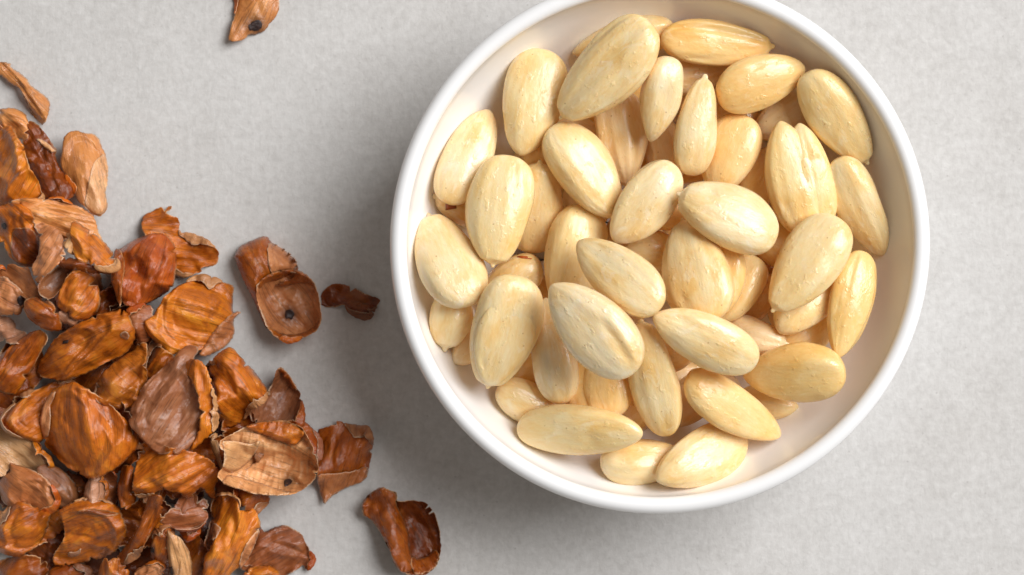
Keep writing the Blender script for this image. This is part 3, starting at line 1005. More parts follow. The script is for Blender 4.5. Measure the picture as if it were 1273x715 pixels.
sk([(322, 352), (340, 342), (360, 338), (380, 340), (392, 350), (399, 370), (402, 392), (396, 410), (376, 420), (360, 424), (345, 418), (333, 405), (326, 388), (321, 370)],
   -52, 'cup', 8.5, 0.9, 'PK', 'curled open brown skin with a round black spot, lying alone between heap and bowl', G_LOOSE,
   [('rolled_body', [(290, 318), (296, 306), (310, 299), (330, 291), (337, 300), (352, 308), (366, 320), (371, 330), (370, 342), (352, 350), (334, 358), (328, 372), (332, 392), (332, 412), (322, 395), (312, 370), (300, 345), (294, 330)], 'OD', (7.5, -6.8)),
    ('torn_flap', [(333, 303), (340, 302), (354, 310), (367, 321), (371, 331), (365, 337), (350, 337), (338, 341)], 'PK', 0.6),
    ('rolled_edge', [(321, 356), (330, 344), (345, 338), (362, 334), (380, 338), (392, 350), (396, 362), (384, 353), (366, 353), (350, 358), (336, 352), (328, 356), (327, 366)], 'OD', 2.2),
    ('outer_wall', [(333, 405), (340, 408), (352, 415), (368, 416), (386, 410), (398, 396), (403, 392), (397, 411), (376, 421), (360, 425), (345, 419)], 'OD', 0.5),
    ('hilum_spot', ell(359, 391, 8.5, 8.5), None, 0.3)], 0.6)
sk([(392, 535), (410, 530), (420, 522), (432, 530), (445, 534), (458, 533), (464, 550), (462, 565), (458, 580), (456, 592), (450, 600), (435, 605), (420, 612), (408, 620), (403, 628), (398, 615), (396, 600), (395, 588)],
   70, 'arch', 3.5, 0.8, 'OD', 'flat brown skin with a pale folded lower edge right of the heap', G_LOOSE,
   [('folded_flap', [(396, 588), (415, 588), (440, 586), (457, 579), (457, 592), (450, 600), (435, 605), (420, 612), (408, 620), (403, 628), (397, 615), (395, 600)], 'T', 0.7)], 0.6)
sk([(450, 625), (462, 612), (475, 603), (487, 608), (494, 612), (494, 622), (515, 620), (532, 624), (542, 638), (547, 660), (548, 690), (540, 708), (525, 714), (512, 712), (500, 710), (492, 700), (486, 680), (478, 668), (470, 655), (460, 645), (452, 640)],
   -60, 'cup', 6.5, 1.0, 'D', 'dark brown rolled skin lying alone below the bowl shadow', G_LOOSE,
   [('rolled_edge', [(450, 625), (462, 612), (475, 603), (487, 608), (494, 612), (493, 625), (500, 640), (508, 660), (509, 680), (515, 700), (512, 711), (500, 710), (492, 700), (486, 680), (478, 668), (470, 655), (460, 645), (452, 640)], 'OD', 4.0),
    ('torn_flap', [(511, 690), (520, 696), (532, 692), (541, 682), (547, 690), (541, 706), (526, 713), (513, 711)], 'OD', 1.2)], 0.6)
sk([(300, 680), (312, 665), (322, 656), (330, 662), (340, 656), (350, 653), (362, 657), (374, 664), (382, 678), (387, 692), (389, 697), (382, 710), (376, 706), (362, 712), (350, 722), (320, 726), (300, 715)],
   30, 'dome', 6.0, 0.7, 'RB', 'rounded reddish-brown skin at the bottom edge, right end of the heap', G_PILE, (), 0.5)

# ---- heap, lower pieces first
sk([(32, 148), (42, 152), (55, 165), (65, 180), (70, 186), (68, 195), (74, 210), (84, 222), (92, 235), (92, 245), (84, 250), (60, 252), (46, 248), (38, 225), (30, 200), (26, 180), (30, 165)],
   -60, 'arch', 5, 0.9, 'D', 'dark brown folded skin left of the peach flake at the heap top', parts=[('torn_flap', [(45, 172), (54, 174), (66, 184), (70, 188), (64, 190), (52, 181)], 'P', 0.4)])
sk([(-8, 136), (15, 133), (30, 140), (35, 152), (38, 172), (30, 176), (20, 170), (10, 160), (-8, 160)], -40, 'arch', 4, 0.8, 'PO', 'light tan skin at the very top left corner of the heap')
sk([(-10, 155), (8, 153), (14, 160), (22, 170), (30, 180), (36, 200), (44, 215), (50, 235), (52, 250), (30, 256), (0, 258), (-10, 258)],
   65, 'dome', 8, 1.1, 'OB', 'bright orange wrinkled shell on the left edge near the heap top')
sk([(-8, 76), (10, 77), (13, 84), (24, 90), (33, 98), (38, 106), (47, 112), (56, 120), (61, 127), (61, 140), (57, 152), (51, 156), (45, 150), (40, 145), (36, 140), (29, 118), (24, 109), (14, 105), (6, 98), (-8, 88)],
   -45, 'arch', 4.5, 0.5, 'PO', 'curved orange strip of skin at the upper left edge, above the heap', G_PILE,
   [('folded_flap', [(27, 112), (33, 120), (37, 130), (40, 144), (37, 141), (32, 128)], 'D', 0.1)], 0.4)
sk([(376, 522), (390, 535), (400, 555), (398, 578), (385, 580), (374, 560), (368, 535)], -60, 'arch', 4, 0.7, 'OR', 'reddish-brown skin behind the pale spotted cup at the heap right')
sk([(300, 606), (330, 612), (335, 625), (324, 632), (316, 642), (303, 634), (294, 618)], 20, 'flat', 3, 0.7, 'OD', 'small dark skin scrap just below the pale spotted cup')
sk([(346, 458), (352, 456), (360, 465), (368, 480), (376, 492), (378, 510), (376, 528), (360, 530), (340, 530), (318, 526), (312, 512), (322, 500), (335, 485), (343, 470)],
   60, 'cup', 5.5, 0.7, 'M', 'mauve-brown hollow skin with an upright rim at the heap right', G_PILE,
   [('torn_flap', [(347, 458), (353, 457), (361, 466), (369, 480), (370, 486), (364, 485), (358, 474), (350, 464)], 'OD', 0.9)])
sk([(190, 425), (216, 440), (218, 452), (205, 470), (192, 482), (182, 478), (180, 450)], 60, 'arch', 5, 0.8, 'OD', 'brown skin in shade between the dark nut-shaped shell and the mauve shell')
sk([(125, 465), (140, 450), (158, 436), (170, 425), (180, 428), (184, 460), (182, 482), (172, 496), (160, 508), (140, 512), (125, 502), (116, 485)],
   -45, 'dome', 6, 1.4, 'OY', 'crinkled yellow-brown skin between the nut-shaped shell and the mauve shell')
sk([(148, 580), (165, 575), (170, 610), (167, 628), (152, 636), (143, 610)], 80, 'arch', 4, 0.7, 'OD', 'narrow brown skin right of the largest round glossy shell')
sk([(198, 650), (205, 640), (215, 630), (232, 634), (247, 630), (260, 642), (252, 652), (240, 657), (215, 658)], 10, 'flat', 2.5, 0.8, 'RB', 'shaded brown scrap in the dark hollow of the lower heap')
sk([(184, 690), (190, 668), (200, 656), (214, 654), (212, 680), (208, 702), (190, 704)], 65, 'dome', 4, 0.6, 'OD', 'brown skin with a small dark hole beside the cream shard', G_PILE,
   [('hilum_spot', ell(189, 684, 4, 5), None, 0.12)])  # dark disc stands in for the unlit inside of the hole
sk([(-8, 700), (10, 694), (40, 688), (62, 700), (60, 724), (-8, 724)], 20, 'flat', 4, 1.0, 'OD', 'brown skin scrap in the bottom left corner of the picture')
sk([(58, 724), (62, 706), (76, 700), (95, 702), (112, 712), (112, 724)], 10, 'arch', 3, 0.7, 'D', 'dark scrap at the bottom edge beneath the folded glossy skin')
sk([(72, 388), (85, 383), (98, 390), (97, 402), (88, 408), (76, 402)], -40, 'arch', 3, 0.8, 'LI', 'small mauve-pink scrap between the spotted tan skin and nut-shaped shell')
sk([(48, 354), (70, 330), (92, 334), (82, 352), (66, 374), (52, 366)], 40, 'cup', 3, 0.5, 'TD', 'dark brown inner scrap above the small orange shell')
sk([(92, 335), (103, 336), (112, 342), (118, 352), (121, 365), (122, 380), (117, 390), (105, 398), (92, 398), (80, 390), (70, 382), (62, 372), (72, 360), (82, 345)],
   60, 'dome', 6, 0.8, 'O', 'small orange shell lying just above the nut-shaped shell')
sk([(12, 250), (40, 246), (70, 248), (95, 256), (112, 264), (117, 275), (119, 285), (126, 298), (120, 304), (95, 300), (80, 298), (66, 300), (52, 292), (40, 270), (25, 260)],
   -20, 'arch', 6, 0.8, 'PO', 'broad tan-orange skin stretching across the heap below its top shell')
sk([(70, 318), (90, 320), (120, 330), (140, 333), (138, 341), (118, 340), (90, 338), (72, 332)], -10, 'arch', 2.5, 0.6, 'D', 'dark brown strip under the ridged orange shell at heap top')
sk([(140, 312), (152, 303), (168, 295), (185, 289), (200, 290), (210, 298), (216, 312), (218, 330), (216, 345), (214, 358), (205, 364), (195, 370), (182, 378), (168, 383), (158, 380), (152, 375), (148, 355), (143, 335)],
   70, 'dome', 9.5, 1.2, 'OR', 'dark reddish ribbed shell beside the ragged flat orange flake', G_PILE,
   [('torn_flap', [(138, 308), (147, 310), (154, 326), (156, 346), (154, 368), (151, 384), (146, 368), (141, 348), (138, 328)], 'OD', 0.9)])
sk([(80, 170), (86, 164), (96, 162), (103, 165), (114, 165), (121, 172), (124, 182), (129, 192), (132, 210), (132, 228), (130, 238), (135, 256), (132, 264), (126, 270), (116, 267), (108, 258), (98, 251), (94, 243), (94, 235), (92, 230), (84, 222), (76, 208), (75, 200), (79, 190), (79, 178)],
   -75, 'arch', 4, 0.45, 'PO', 'smooth peach-coloured flake at the upper right of the heap', G_PILE,
   [('folded_flap', [(108, 256), (109, 240), (114, 222), (116, 206), (121, 196), (127, 190), (130, 196), (133, 212), (133, 228), (131, 240), (135, 256), (131, 264), (126, 268), (116, 264)], 'P', 0.12)], 0.4)
sk([(-8, 258), (10, 252), (25, 252), (38, 258), (45, 268), (48, 278), (46, 284), (48, 294), (50, 305), (48, 318), (40, 332), (25, 332), (10, 320), (2, 305), (-8, 300)],
   -50, 'dome', 7.5, 0.8, 'O', 'round orange shell with a dark hole on the left edge of the picture', G_PILE,
   [('hilum_spot', ell(6, 281, 5.5, 5.5), None, 0.15), ('inner_face', [(16, 284), (40, 283), (46, 292), (50, 305), (48, 318), (40, 330), (25, 330), (12, 316)], 'D', 0.35)])  # first part is a dark disc painting the shade inside the hole
sk([(284, 430), (296, 438), (308, 455), (320, 470), (332, 485), (330, 495), (322, 502), (310, 506), (304, 516), (295, 530), (280, 534), (268, 522), (264, 500), (260, 480), (256, 460), (266, 442)],
   -52, 'dome', 8, 1.1, 'O', 'orange folded skin on the heap right of the curled orange strip')
sk([(218, 358), (230, 350), (245, 345), (262, 347), (276, 351), (287, 355), (286, 370), (286, 385), (288, 402), (280, 418), (262, 432), (245, 436), (236, 436), (222, 440), (212, 442), (200, 432), (188, 420), (180, 408), (182, 400), (192, 392), (200, 380), (208, 368)],
   -18, 'dome', 8, 1.2, 'OB', 'large bright orange rippled skin at the right shoulder of the heap', G_PILE,
   [('folded_flap', [(298, 388), (290, 394), (287, 402), (289, 412), (286, 422), (278, 432), (268, 438), (255, 444), (245, 443), (252, 432), (260, 418), (268, 408), (280, 396), (290, 387)], 'T', 0.9)])
sk([(41, 280), (50, 276), (60, 280), (70, 284), (78, 292), (80, 308), (84, 318), (74, 330), (62, 340), (47, 354), (42, 345), (39, 330), (47, 320), (50, 305), (47, 292)],
   60, 'flat', 3, 0.6, 'PK', 'pinkish tan torn sheet hanging between the holed shell and ridged shell')
sk([(76, 296), (80, 289), (86, 290), (92, 300), (94, 318), (86, 316), (77, 304)], 70, 'arch', 2.5, 0.4, 'C', 'tiny cream scrap beside the ridged orange shell')
sk([(88, 275), (93, 274), (100, 280), (112, 288), (122, 295), (130, 305), (138, 315), (146, 331), (138, 335), (120, 332), (105, 328), (93, 322), (90, 312), (88, 300), (87, 285)],
   -45, 'dome', 5, 0.9, 'OB', 'ridged bright orange pointed shell in the upper heap')
sk([(-8, 335), (5, 329), (17, 328), (26, 332), (38, 332), (42, 345), (47, 354), (60, 370), (75, 382), (66, 388), (45, 378), (30, 370), (15, 356), (-8, 352)],
   -35, 'flat', 3.5, 0.7, 'T', 'tan-brown sheet above the skin with the black spot')
sk([(30, 372), (42, 368), (55, 374), (66, 380), (74, 390), (76, 405), (74, 412), (60, 412), (45, 406), (33, 398), (28, 385)], -35, 'dome', 5, 0.8, 'OD', 'dark orange skin right of the tan one with the black spot')
sk([(-8, 345), (8, 343), (15, 350), (24, 357), (31, 365), (32, 375), (27, 385), (24, 392), (10, 392), (-8, 392)],
   -30, 'dome', 4, 0.6, 'PK', 'tan streaked skin with an oval black spot on the left edge', G_PILE, [('hilum_spot', ell(26, 374, 5, 8.5), None, 0.15)])
sk([(-8, 392), (8, 394), (15, 400), (18, 410), (30, 412), (37, 418), (30, 426), (14, 428), (5, 426), (-8, 424)], 20, 'flat', 3, 1.3, 'LI', 'crumpled pale mauve scrap on the left edge above the long strip')
sk([(48, 410), (56, 411), (61, 418), (60, 424), (54, 432), (44, 448), (34, 466), (24, 482), (17, 492), (10, 490), (0, 488), (-12, 482), (-12, 450), (5, 436), (20, 424), (35, 414)],
   52, 'arch', 4, 0.6, 'OD', 'long straight orange-brown strip slanting in from the left edge')
sk([(152, 384), (160, 390), (166, 402), (169, 412), (166, 425), (155, 440), (135, 448), (115, 460), (95, 470), (80, 474), (60, 472), (45, 470), (38, 462), (42, 450), (52, 438), (62, 425), (78, 412), (95, 402), (115, 393), (135, 387)],
   27, 'dome', 9, 1.0, 'O', 'nut-shaped ridged orange shell with a grey end spot in mid heap', G_PILE,
   [('hilum_spot', ell(157, 417, 7.5, 7), 'M', 0.15), ('torn_hole', ell(81, 425, 4.5, 2.2, -15), None, 0.12)])  # second part, a dark sheet laid on top, puts a hole's shade into colour
sk([(-8, 525), (10, 530), (25, 536), (40, 545), (52, 560), (64, 572), (66, 580), (48, 586), (40, 590), (28, 584), (12, 580), (5, 594), (-8, 588)],
   -35, 'flat', 3.5, 0.7, 'C', 'pale beige torn skin on the left edge beneath the round glossy shell')
sk([(44, 583), (55, 576), (70, 580), (84, 590), (93, 603), (97, 615), (98, 625), (88, 632), (75, 636), (58, 628)], -45, 'dome', 5, 0.4, 'TD', 'dark brown round skin right of the smooth reddish tan disc')
sk([(110, 590), (122, 586), (128, 598), (131, 610), (130, 624), (116, 628), (102, 626), (104, 606)], 85, 'arch', 3, 0.5, 'LI', 'grey-mauve pointed scrap below the largest round glossy shell')
sk([(10, 575), (20, 578), (35, 582), (50, 588), (62, 597), (70, 608), (73, 620), (70, 630), (62, 638), (50, 638), (32, 636), (12, 632), (0, 628), (-8, 604), (2, 592), (12, 586)],
   -40, 'dome', 6, 0.3, 'T', 'smooth reddish tan disc-like skin on the lower left edge', jag=0.25)
sk([(5, 520), (12, 508), (25, 496), (42, 485), (62, 474), (82, 475), (92, 482), (78, 495), (66, 506), (58, 516), (54, 535), (50, 552), (36, 550), (22, 540), (10, 530)],
   40, 'dome', 7, 0.8, 'O', 'orange shell tucked behind the left side of the largest glossy shell')
sk([(262, 540), (268, 538), (271, 550), (275, 568), (281, 588), (275, 592), (270, 572), (260, 556)], -65, 'arch', 1.5, 0.4, 'C', 'thin beige sliver standing in the dark gap left of the pale cup')
sk([(166, 570), (172, 554), (185, 548), (200, 552), (215, 556), (228, 558), (240, 562), (250, 565), (262, 572), (270, 585), (272, 593), (266, 602), (262, 612), (263, 628), (254, 622), (252, 614), (250, 608), (240, 614), (235, 622), (227, 621), (224, 612), (212, 612), (205, 608), (196, 611), (185, 615), (175, 618), (166, 616), (165, 600), (167, 585)],
   25, 'arch', 8, 1.4, 'O', 'crumpled ragged orange skin below the big mauve shell', jag=1.0)
sk([(183, 617), (195, 612), (206, 614), (205, 630), (199, 645), (191, 660), (181, 675), (171, 690), (160, 699), (150, 704), (138, 698), (150, 684), (163, 670), (173, 655), (179, 640), (182, 628)],
   60, 'arch', 4.5, 0.6, 'OD', 'curved brown strip right of the folded glossy skin at the bottom')
sk([(118, 724), (122, 706), (132, 692), (140, 694), (150, 692), (158, 705), (166, 724)], 80, 'arch', 4, 0.7, 'O', 'small orange skin with two humps at the bottom edge')
sk([(160, 724), (168, 708), (185, 700), (202, 698), (206, 724)], 25, 'dome', 4, 0.4, 'PK', 'smooth tan scrap at the bottom edge left of the cream shard')
sk([(-8, 640), (5, 640), (10, 628), (18, 622), (32, 624), (45, 632), (58, 633), (64, 637), (60, 650), (52, 668), (45, 680), (30, 690), (15, 697), (0, 692), (-8, 688)],
   30, 'dome', 8, 1.1, 'O', 'orange cupped shell in the lower left corner below the smooth disc', jag=0.7)
sk([(72, 636), (85, 626), (100, 621), (118, 620), (135, 624), (150, 631), (152, 640), (158, 652), (158, 665), (150, 678), (138, 690), (122, 697), (105, 702), (85, 706), (70, 708), (61, 706), (60, 698), (64, 690), (72, 680), (78, 672), (79, 660), (80, 648)],
   20, 'dome', 9, 0.9, 'O', 'glossy orange folded shell with a torn left corner near the bottom', G_PILE,
   [('folded_flap', [(98, 638), (104, 632), (118, 630), (134, 633), (150, 637), (146, 640), (128, 640), (112, 637)], 'D', 0.25),
    ('torn_hole', [(80, 694), (84, 687), (92, 688), (100, 682), (98, 689), (88, 696)], 'M', 0.2)], 0.6)
sk([(209, 656), (216, 662), (226, 668), (233, 685), (237, 705), (236, 724), (210, 724), (208, 700), (207, 680)], -78, 'arch', 5, 0.35, 'C', 'cream-coloured pointed shard standing at the bottom edge of the heap', G_PILE,
   [('hilum_spot', [(208, 704), (213, 700), (216, 708), (213, 722), (209, 722)], None, 0.15)], 0.3)
sk([(262, 622), (280, 615), (296, 619), (300, 630), (308, 637), (315, 630), (321, 640), (323, 655), (318, 668), (308, 685), (300, 700), (290, 712), (275, 726), (252, 726), (250, 705), (255, 690), (262, 680), (270, 665), (262, 655), (258, 645)],
   65, 'arch', 9, 1.3, 'OB', 'tall bright orange skin with torn notches at the bottom right of the heap', G_PILE,
   [('folded_flap', [(323, 656), (313, 685), (303, 702), (293, 713), (299, 690), (310, 670)], 'PK', 0.6),
    ('torn_flap', [(262, 651), (270, 651), (276, 657), (271, 666), (266, 672), (263, 660)], 'TD', 0.3)], 0.8)
sk([(298, 724), (305, 708), (320, 703), (335, 703), (347, 711), (347, 724)], 15, 'dome', 5, 0.6, 'OB', 'small bright orange skin at the bottom edge in front of the reddish-brown one')
sk([(280, 545), (292, 538), (308, 530), (330, 524), (352, 522), (375, 530), (385, 545), (395, 565), (397, 582), (390, 598), (378, 608), (364, 614), (350, 615), (330, 614), (310, 610), (292, 604), (280, 596), (275, 588), (282, 576), (285, 562), (278, 552)],
   -20, 'cup', 10, 1.3, 'P', 'pale crumpled cup-shaped skin with a black spot at the heap right', G_PILE,
   [('torn_flap', [(305, 528), (330, 522), (355, 523), (372, 530), (381, 538), (374, 548), (366, 555), (350, 549), (335, 543), (318, 536)], 'O', 3.2),
    ('lip', [(280, 546), (290, 546), (300, 548), (312, 552), (326, 546), (322, 556), (312, 572), (298, 584), (287, 588), (281, 580), (286, 564)], 'C', 1.0),
    ('folded_flap', [(286, 588), (300, 594), (325, 602), (350, 609), (362, 613), (345, 616), (318, 613), (295, 607), (279, 597)], 'P', 1.2),
    ('hilum_spot', ell(356, 601, 7, 5.5, -20), None, 0.4)], 0.7)
sk([(220, 436), (228, 430), (238, 430), (244, 436), (238, 448), (240, 462), (250, 475), (256, 490), (258, 510), (256, 530), (248, 545), (238, 556), (225, 565), (212, 563), (198, 565), (188, 560), (180, 550), (172, 540), (163, 528), (158, 515), (163, 502), (172, 488), (185, 472), (200, 458), (213, 446)],
   58, 'dome', 10, 0.9, 'M', 'large mauve-brown shell with a shiny patch in the heart of the heap')
sk([(90, 474), (100, 478), (115, 486), (132, 500), (148, 512), (160, 525), (170, 540), (173, 550), (168, 560), (158, 570), (146, 582), (132, 590), (120, 596), (108, 597), (95, 592), (82, 585), (68, 575), (55, 565), (47, 556), (43, 546), (44, 535), (46, 515), (50, 500), (58, 488), (70, 480)],
   -80, 'dome', 11, 0.8, 'O', 'largest round glossy orange shell on the left of the heap', G_PILE,
   [('torn_flap', [(46, 516), (50, 502), (58, 490), (68, 486), (64, 497), (58, 505), (60, 520), (58, 536), (53, 546), (46, 546)], 'PK', 0.35)], 0.5)
sk([(230, 450), (238, 446), (248, 447), (256, 455), (262, 470), (266, 490), (268, 515), (268, 530), (262, 540), (250, 550), (240, 560), (234, 560), (240, 548), (247, 535), (249, 520), (248, 500), (245, 485), (240, 478), (238, 472), (228, 466), (227, 458)],
   85, 'arch', 4, 0.6, 'OB', 'bright orange curled strip standing against the mauve shell', jag=0.8)

WHERE = {2: 'dark skin glimpsed in the gap above the nut-shaped shell', 3: 'dark skin under the upper left flank of the largest round glossy shell',
         4: 'dark skin in the gap between nut-shaped shell and largest round glossy shell', 8: 'dark skin at the left edge beside the smooth reddish tan disc',
         9: 'dark sliver of skin just below the largest round glossy shell', 10: 'dark skin in the hollow below the crumpled ragged orange skin',
         11: 'dark skin in the gap left of the pale crumpled cup', 12: 'dark skin beside the left flank of the tall bright orange skin',
         14: 'dark skin between the lower left orange shell and the glossy folded shell', 17: 'dark skin at the bottom edge below the glossy folded shell',
         18: 'dark skin at the bottom edge behind the smooth tan scrap', 19: 'dark skin beneath the long straight strip at the left edge',
         20: 'dark skin at the left edge between long straight strip and beige torn skin', 21: 'dark skin in the gap below the dark reddish ribbed shell',
         22: 'dark skin right of the cream pointed shard at the bottom edge',
         35: 'small scrap under the dark folded skin near the heap top', 38: 'small scrap between the small orange shell and the dark ribbed one',
         41: 'small scrap at the left edge behind the long straight strip', 42: 'small scrap left of the large bright orange rippled skin',
         44: 'small scrap beneath the tan fold of the large orange rippled skin', 46: 'small scrap between the largest glossy shell and the mauve shell',
         47: 'small scrap left of the pale cup, beneath the curled orange strip', 49: 'small scrap right of the grey-mauve pointed scrap',
         50: 'small scrap touching the left corner of the glossy folded shell', 51: 'small scrap beside the upper end of the curved brown strip',
         52: 'small scrap in the dark hollow left of the tall bright orange skin', 53: 'small scrap below the left end of the pale crumpled cup',
         54: 'small scrap above the right tip of the largest round glossy shell', 57: 'small scrap just below the lower end of the long straight strip'}
NOT_SEEN = {0, 1, 5, 6, 7, 13, 15, 16, 23, 25, 36, 37, 39, 40, 43, 45, 48, 55, 56}     # wholly behind others: they only carry the ones above
SKIN_OBJS = []
for idx, e in enumerate(SK):
    if idx == 58:
        continue
    r = np.random.default_rng(4000 + idx)
    base = chaikin(np.array(e['poly'], float))
    poly = resample(base, 1.7, r, e['jag'], int(r.integers(1, 5)) if e['jag'] > 0.45 else 0)
    P2, tris = sheet_mesh(poly, 1.7, r)
    d = edge_dist(P2, poly)
    prof = Profile(poly, e['ang'], e['kind'], e['h'], e['wr'], 4000 + idx, {'P': 1.5, 'PK': 0.6, 'M': 0.45, 'LI': 0.9, 'OB': 0.28, 'O': 0.25, 'D': 0.5, 'OR': 0.3, 'OD': 0.3}.get(e['tint'], 0.2))
    z0 = prof(P2, d)
    cpx = P2.mean(0)
    zc = 8.0
    for it in range(2):
        s = scale_at(zc)
        X = (P2[:, 0] - CX) * s
        Y = -(P2[:, 1] - CY) * s
        xc, yc = X.mean(), Y.mean()
        cand = []
        T = (-16, -8, 0, 8, 16)
        for tx in T:
            for ty in T:
                gxx, gyy = math.tan(math.radians(tx)), math.tan(math.radians(ty))
                z = z0 + gxx * (X - xc) + gyy * (Y - yc)
                lf = TF.lift(np.stack([X, Y, z - THICK], 1), 3.5)
                cand.append((lf + z.mean() + 0.02 * (abs(tx) + abs(ty)), lf, gxx, gyy))
        cand.sort()
        _, lf, gxx, gyy = cand[0]
        zz = z0 + gxx * (X - xc) + gyy * (Y - yc) + lf
        zz = np.maximum(zz, THICK + 0.05 + 0.02 * r.random(len(zz)))
        zc = zz.mean()
    TF.add(np.stack([X, Y, zz], 1))
    if idx in NOT_SEEN:
        continue
    yaw = math.radians(e['ang'])
    torn = wave(r, P2[:, 0] * .18, P2[:, 1] * .18, 5, 0.9, 0.9)
    eg = np.exp(-d / 1.5) * np.clip(0.6 + torn, 0, 1)
    stn = np.zeros(len(P2))
    for (pn, pp, pt, lift) in e['parts']:
        if pn == 'hilum_spot' and pt is None:
            q = np.array(pp, float)
            rad = 0.5 * np.ptp(q, axis=0).mean()
            dd = np.hypot(*(P2 - q.mean(0)).T)
            stn = np.maximum(stn, 0.9 * np.exp(-(dd / (1.25 * rad)) ** 2))
    # curled-over lips along some stretches of the torn edge
    nb = len(poly)
    A2, T2, Z2, U2, E2 = [P2], list(tris), [zz], [prof.uv], [eg]
    wound = 0
    nl = e.get('lips')
    if nl is None:
        nl = int(r.choice([0, 1, 1, 2])) if min(np.ptp(poly, axis=0)) > 24 else 0
        if TINT[e['tint']][0] == 'i':
            nl = min(nl, 1)
    if np.abs(P2[:nb] - poly).max() > 1e-3:
        nl = 0
    cnt = len(P2)
    tan_ = np.roll(poly, -1, 0) - np.roll(poly, 1, 0)
    for w_ in range(3):
        tan_ = (np.roll(tan_, 1, 0) + tan_ + np.roll(tan_, -1, 0)) / 3
    tan_ /= np.maximum(np.hypot(tan_[:, 0], tan_[:, 1]), 1e-6)[:, None]
    area2 = np.sum(poly[:, 0] * np.roll(poly[:, 1], -1) - np.roll(poly[:, 0], -1) * poly[:, 1])
    nin = np.stack([-tan_[:, 1], tan_[:, 0]], 1) * (1 if area2 > 0 else -1)
    used = np.zeros(nb, bool)
    for l_ in range(nl):
        m = int(r.integers(16, 38))
        m = min(m, nb // 3)
        st = int(r.integers(0, nb))
        ids = [(st + k) % nb for k in range(m)]
        if m < 5 or used[ids].any():
            continue
        used[ids] = True
        tt = np.linspace(0, 1, m)
        tap = np.sin(np.pi * np.clip(tt, 0.02, 0.98)) ** 0.6
        Rr = r.uniform(2.2, 5.5) * tap            # px
        ext = r.uniform(3.0, 12.0) * tap * (0.8 + 0.3 * np.sin(tt * r.uniform(3, 7) + r.uniform(0, 6))) + np.convolve(r.uniform(-1.6, 1.6, m + 2), [0.3, 0.4, 0.3], 'valid') * tap
        amax = r.uniform(120, 185)
        rows = [(th_, 0) for th_ in np.linspace(0, amax, 7)[1:]] + [(amax, f_) for f_ in (0.35, 0.7, 1.0)]
        prev = ids
        bp, bz, bn = poly[ids], zz[ids], nin[ids]
        for (th_, f_) in rows:
            c_, s_ = math.cos(math.radians(th_)), math.sin(math.radians(th_))
            off = -Rr * s_ + f_ * ext * (-c_)
            up = (Rr * (1 - c_) + f_ * ext * s_) * 0.18
            q = bp + bn * off[:, None]
            zq = bz + np.maximum(up, 0.05)
            if th_ > 100:
                dm = (q[:, None, 0] - P2[None, :, 0]) ** 2 + (q[:, None, 1] - P2[None, :, 1]) ** 2
                zq = np.maximum(zq, np.where(dm.min(1) < 9, zz[dm.argmin(1)] + 0.3, zq))
            new = list(range(cnt, cnt + m))
            cnt += m
            A2.append(q)
            Z2.append(zq)
            U2.append(prof.uv[ids] + np.array([0, 0.25, 0.0]) * (th_ / 40 + f_ * 4))
            E2.append(np.full(m, 0.9 if f_ == 1.0 else 0.0))
            for k in range(m - 1):
                t1, t2 = (prev[k], prev[k + 1], new[k + 1]), (prev[k], new[k + 1], new[k])
                if area2 > 0:      # boundary runs clockwise seen from above (pixel y points down)
                    T2 += [t1, t2]
                else:
                    T2 += [t1[::-1], t2[::-1]]
                wound += 2
            prev = new
    PA, ZA, UA, EA = np.vstack(A2), np.concatenate(Z2), np.vstack(U2), np.concatenate(E2)
    if len(PA) > len(P2):
        TF.add(np.stack([(PA[len(P2):, 0] - CX) * s, -(PA[len(P2):, 1] - CY) * s, ZA[len(P2):]], 1))
    org = (xc, yc, ZA.min())
    o = make_sheet('almond_skin', PA, T2, ZA, s, org, yaw, e['tint'], edge=EA, uv=UA,
                   stain=np.concatenate([stn, np.zeros(len(PA) - len(P2))]), wound=wound)
    o.location = (xc * MM, yc * MM, org[2] * MM)
    o.rotation_euler = (0, 0, yaw)
    j = r.uniform(0.9, 1.1)
    cc = o.color
    o.color = (cc[0] * j, cc[1] * j, cc[2] * j, 1)
    tag(o, WHERE.get(idx, e['label']), 'almond skin', e['group'])
    SKIN_OBJS.append(o)
    laid = []
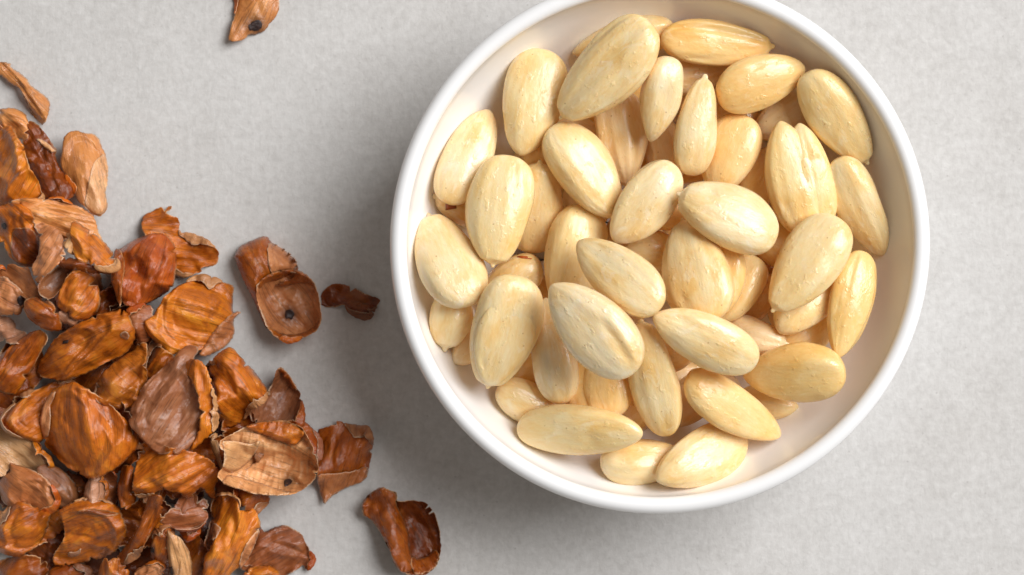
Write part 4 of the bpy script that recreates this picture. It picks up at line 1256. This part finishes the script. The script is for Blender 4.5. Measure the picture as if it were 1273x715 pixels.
    for q, (pn, pp, pt, lift) in enumerate(e['parts']):
        r2 = np.random.default_rng(9000 + idx * 10 + q)
        pa = np.array(pp, float)
        if pn == 'hilum_spot':
            pa = pa.mean(0) + 0.72 * (pa - pa.mean(0))
        pl = resample(chaikin(pa), 1.7, r2, 0.7 if pn == 'hilum_spot' else 0.4)
        Q2, qt = sheet_mesh(pl, 2.0, r2)
        dq = edge_dist(Q2, pl)
        base_off = 0.0
        if isinstance(lift, tuple):
            lift, base_off = lift
        # ride on the surface of the parent, or of an earlier part of it
        def ride(R2, Rz, Q):
            dm = (Q[:, None, 0] - R2[None, :, 0]) ** 2 + (Q[:, None, 1] - R2[None, :, 1]) ** 2
            k3 = np.argsort(dm, 1)[:, :4]
            w = 1 / (np.take_along_axis(dm, k3, 1) + 0.3)
            return (Rz[k3] * w).sum(1) / w.sum(1)
        zb = ride(P2, zz, Q2)
        for (R2, Rz, rp) in laid:
            k = inside(Q2, rp)
            if k.any():
                zb[k] = ride(R2, Rz, Q2[k])
        tq = np.clip(dq / max(dq.max(), 1e-6), 0, 1)
        zb = zb + base_off
        if pn == 'hilum_spot':
            zq = zb + 0.10
        elif lift >= 0:
            zq = zb + 0.18 + min(lift, 0.3) * 0.5 + lift * np.sqrt(np.clip(1 - (1 - tq) ** 2, 0, 1))
        else:
            zq = zb + 0.2 - lift * (1 - tq) ** 2
        if lift > 0.3 or lift < 0:
            A2, B2 = Q2[:, 0] * .18, Q2[:, 1] * .18
            zq = zq + 0.3 * min(1.0, abs(lift)) * (np.abs(wave(r2, A2, B2, 5, 1.2, 1.2)) + wave(r2, A2, B2, 4, 0.7, 0.7) * 0.5)
        laid.append((Q2, zq, pl))
        make_sheet(pn, Q2, qt, zq, s, org, yaw, pt if pt else (1, 1, 1), o, edge=np.exp(-dq / 1.4) * 0.8,
                   uv=prof.uv[((Q2[:, None, 0] - P2[None, :, 0]) ** 2 + (Q2[:, None, 1] - P2[None, :, 1]) ** 2).argmin(1)] + np.array([0, 0.35 * q, q * 5.1]))
print('heap top', TF.h.max(), 'objects', len(bpy.data.objects))
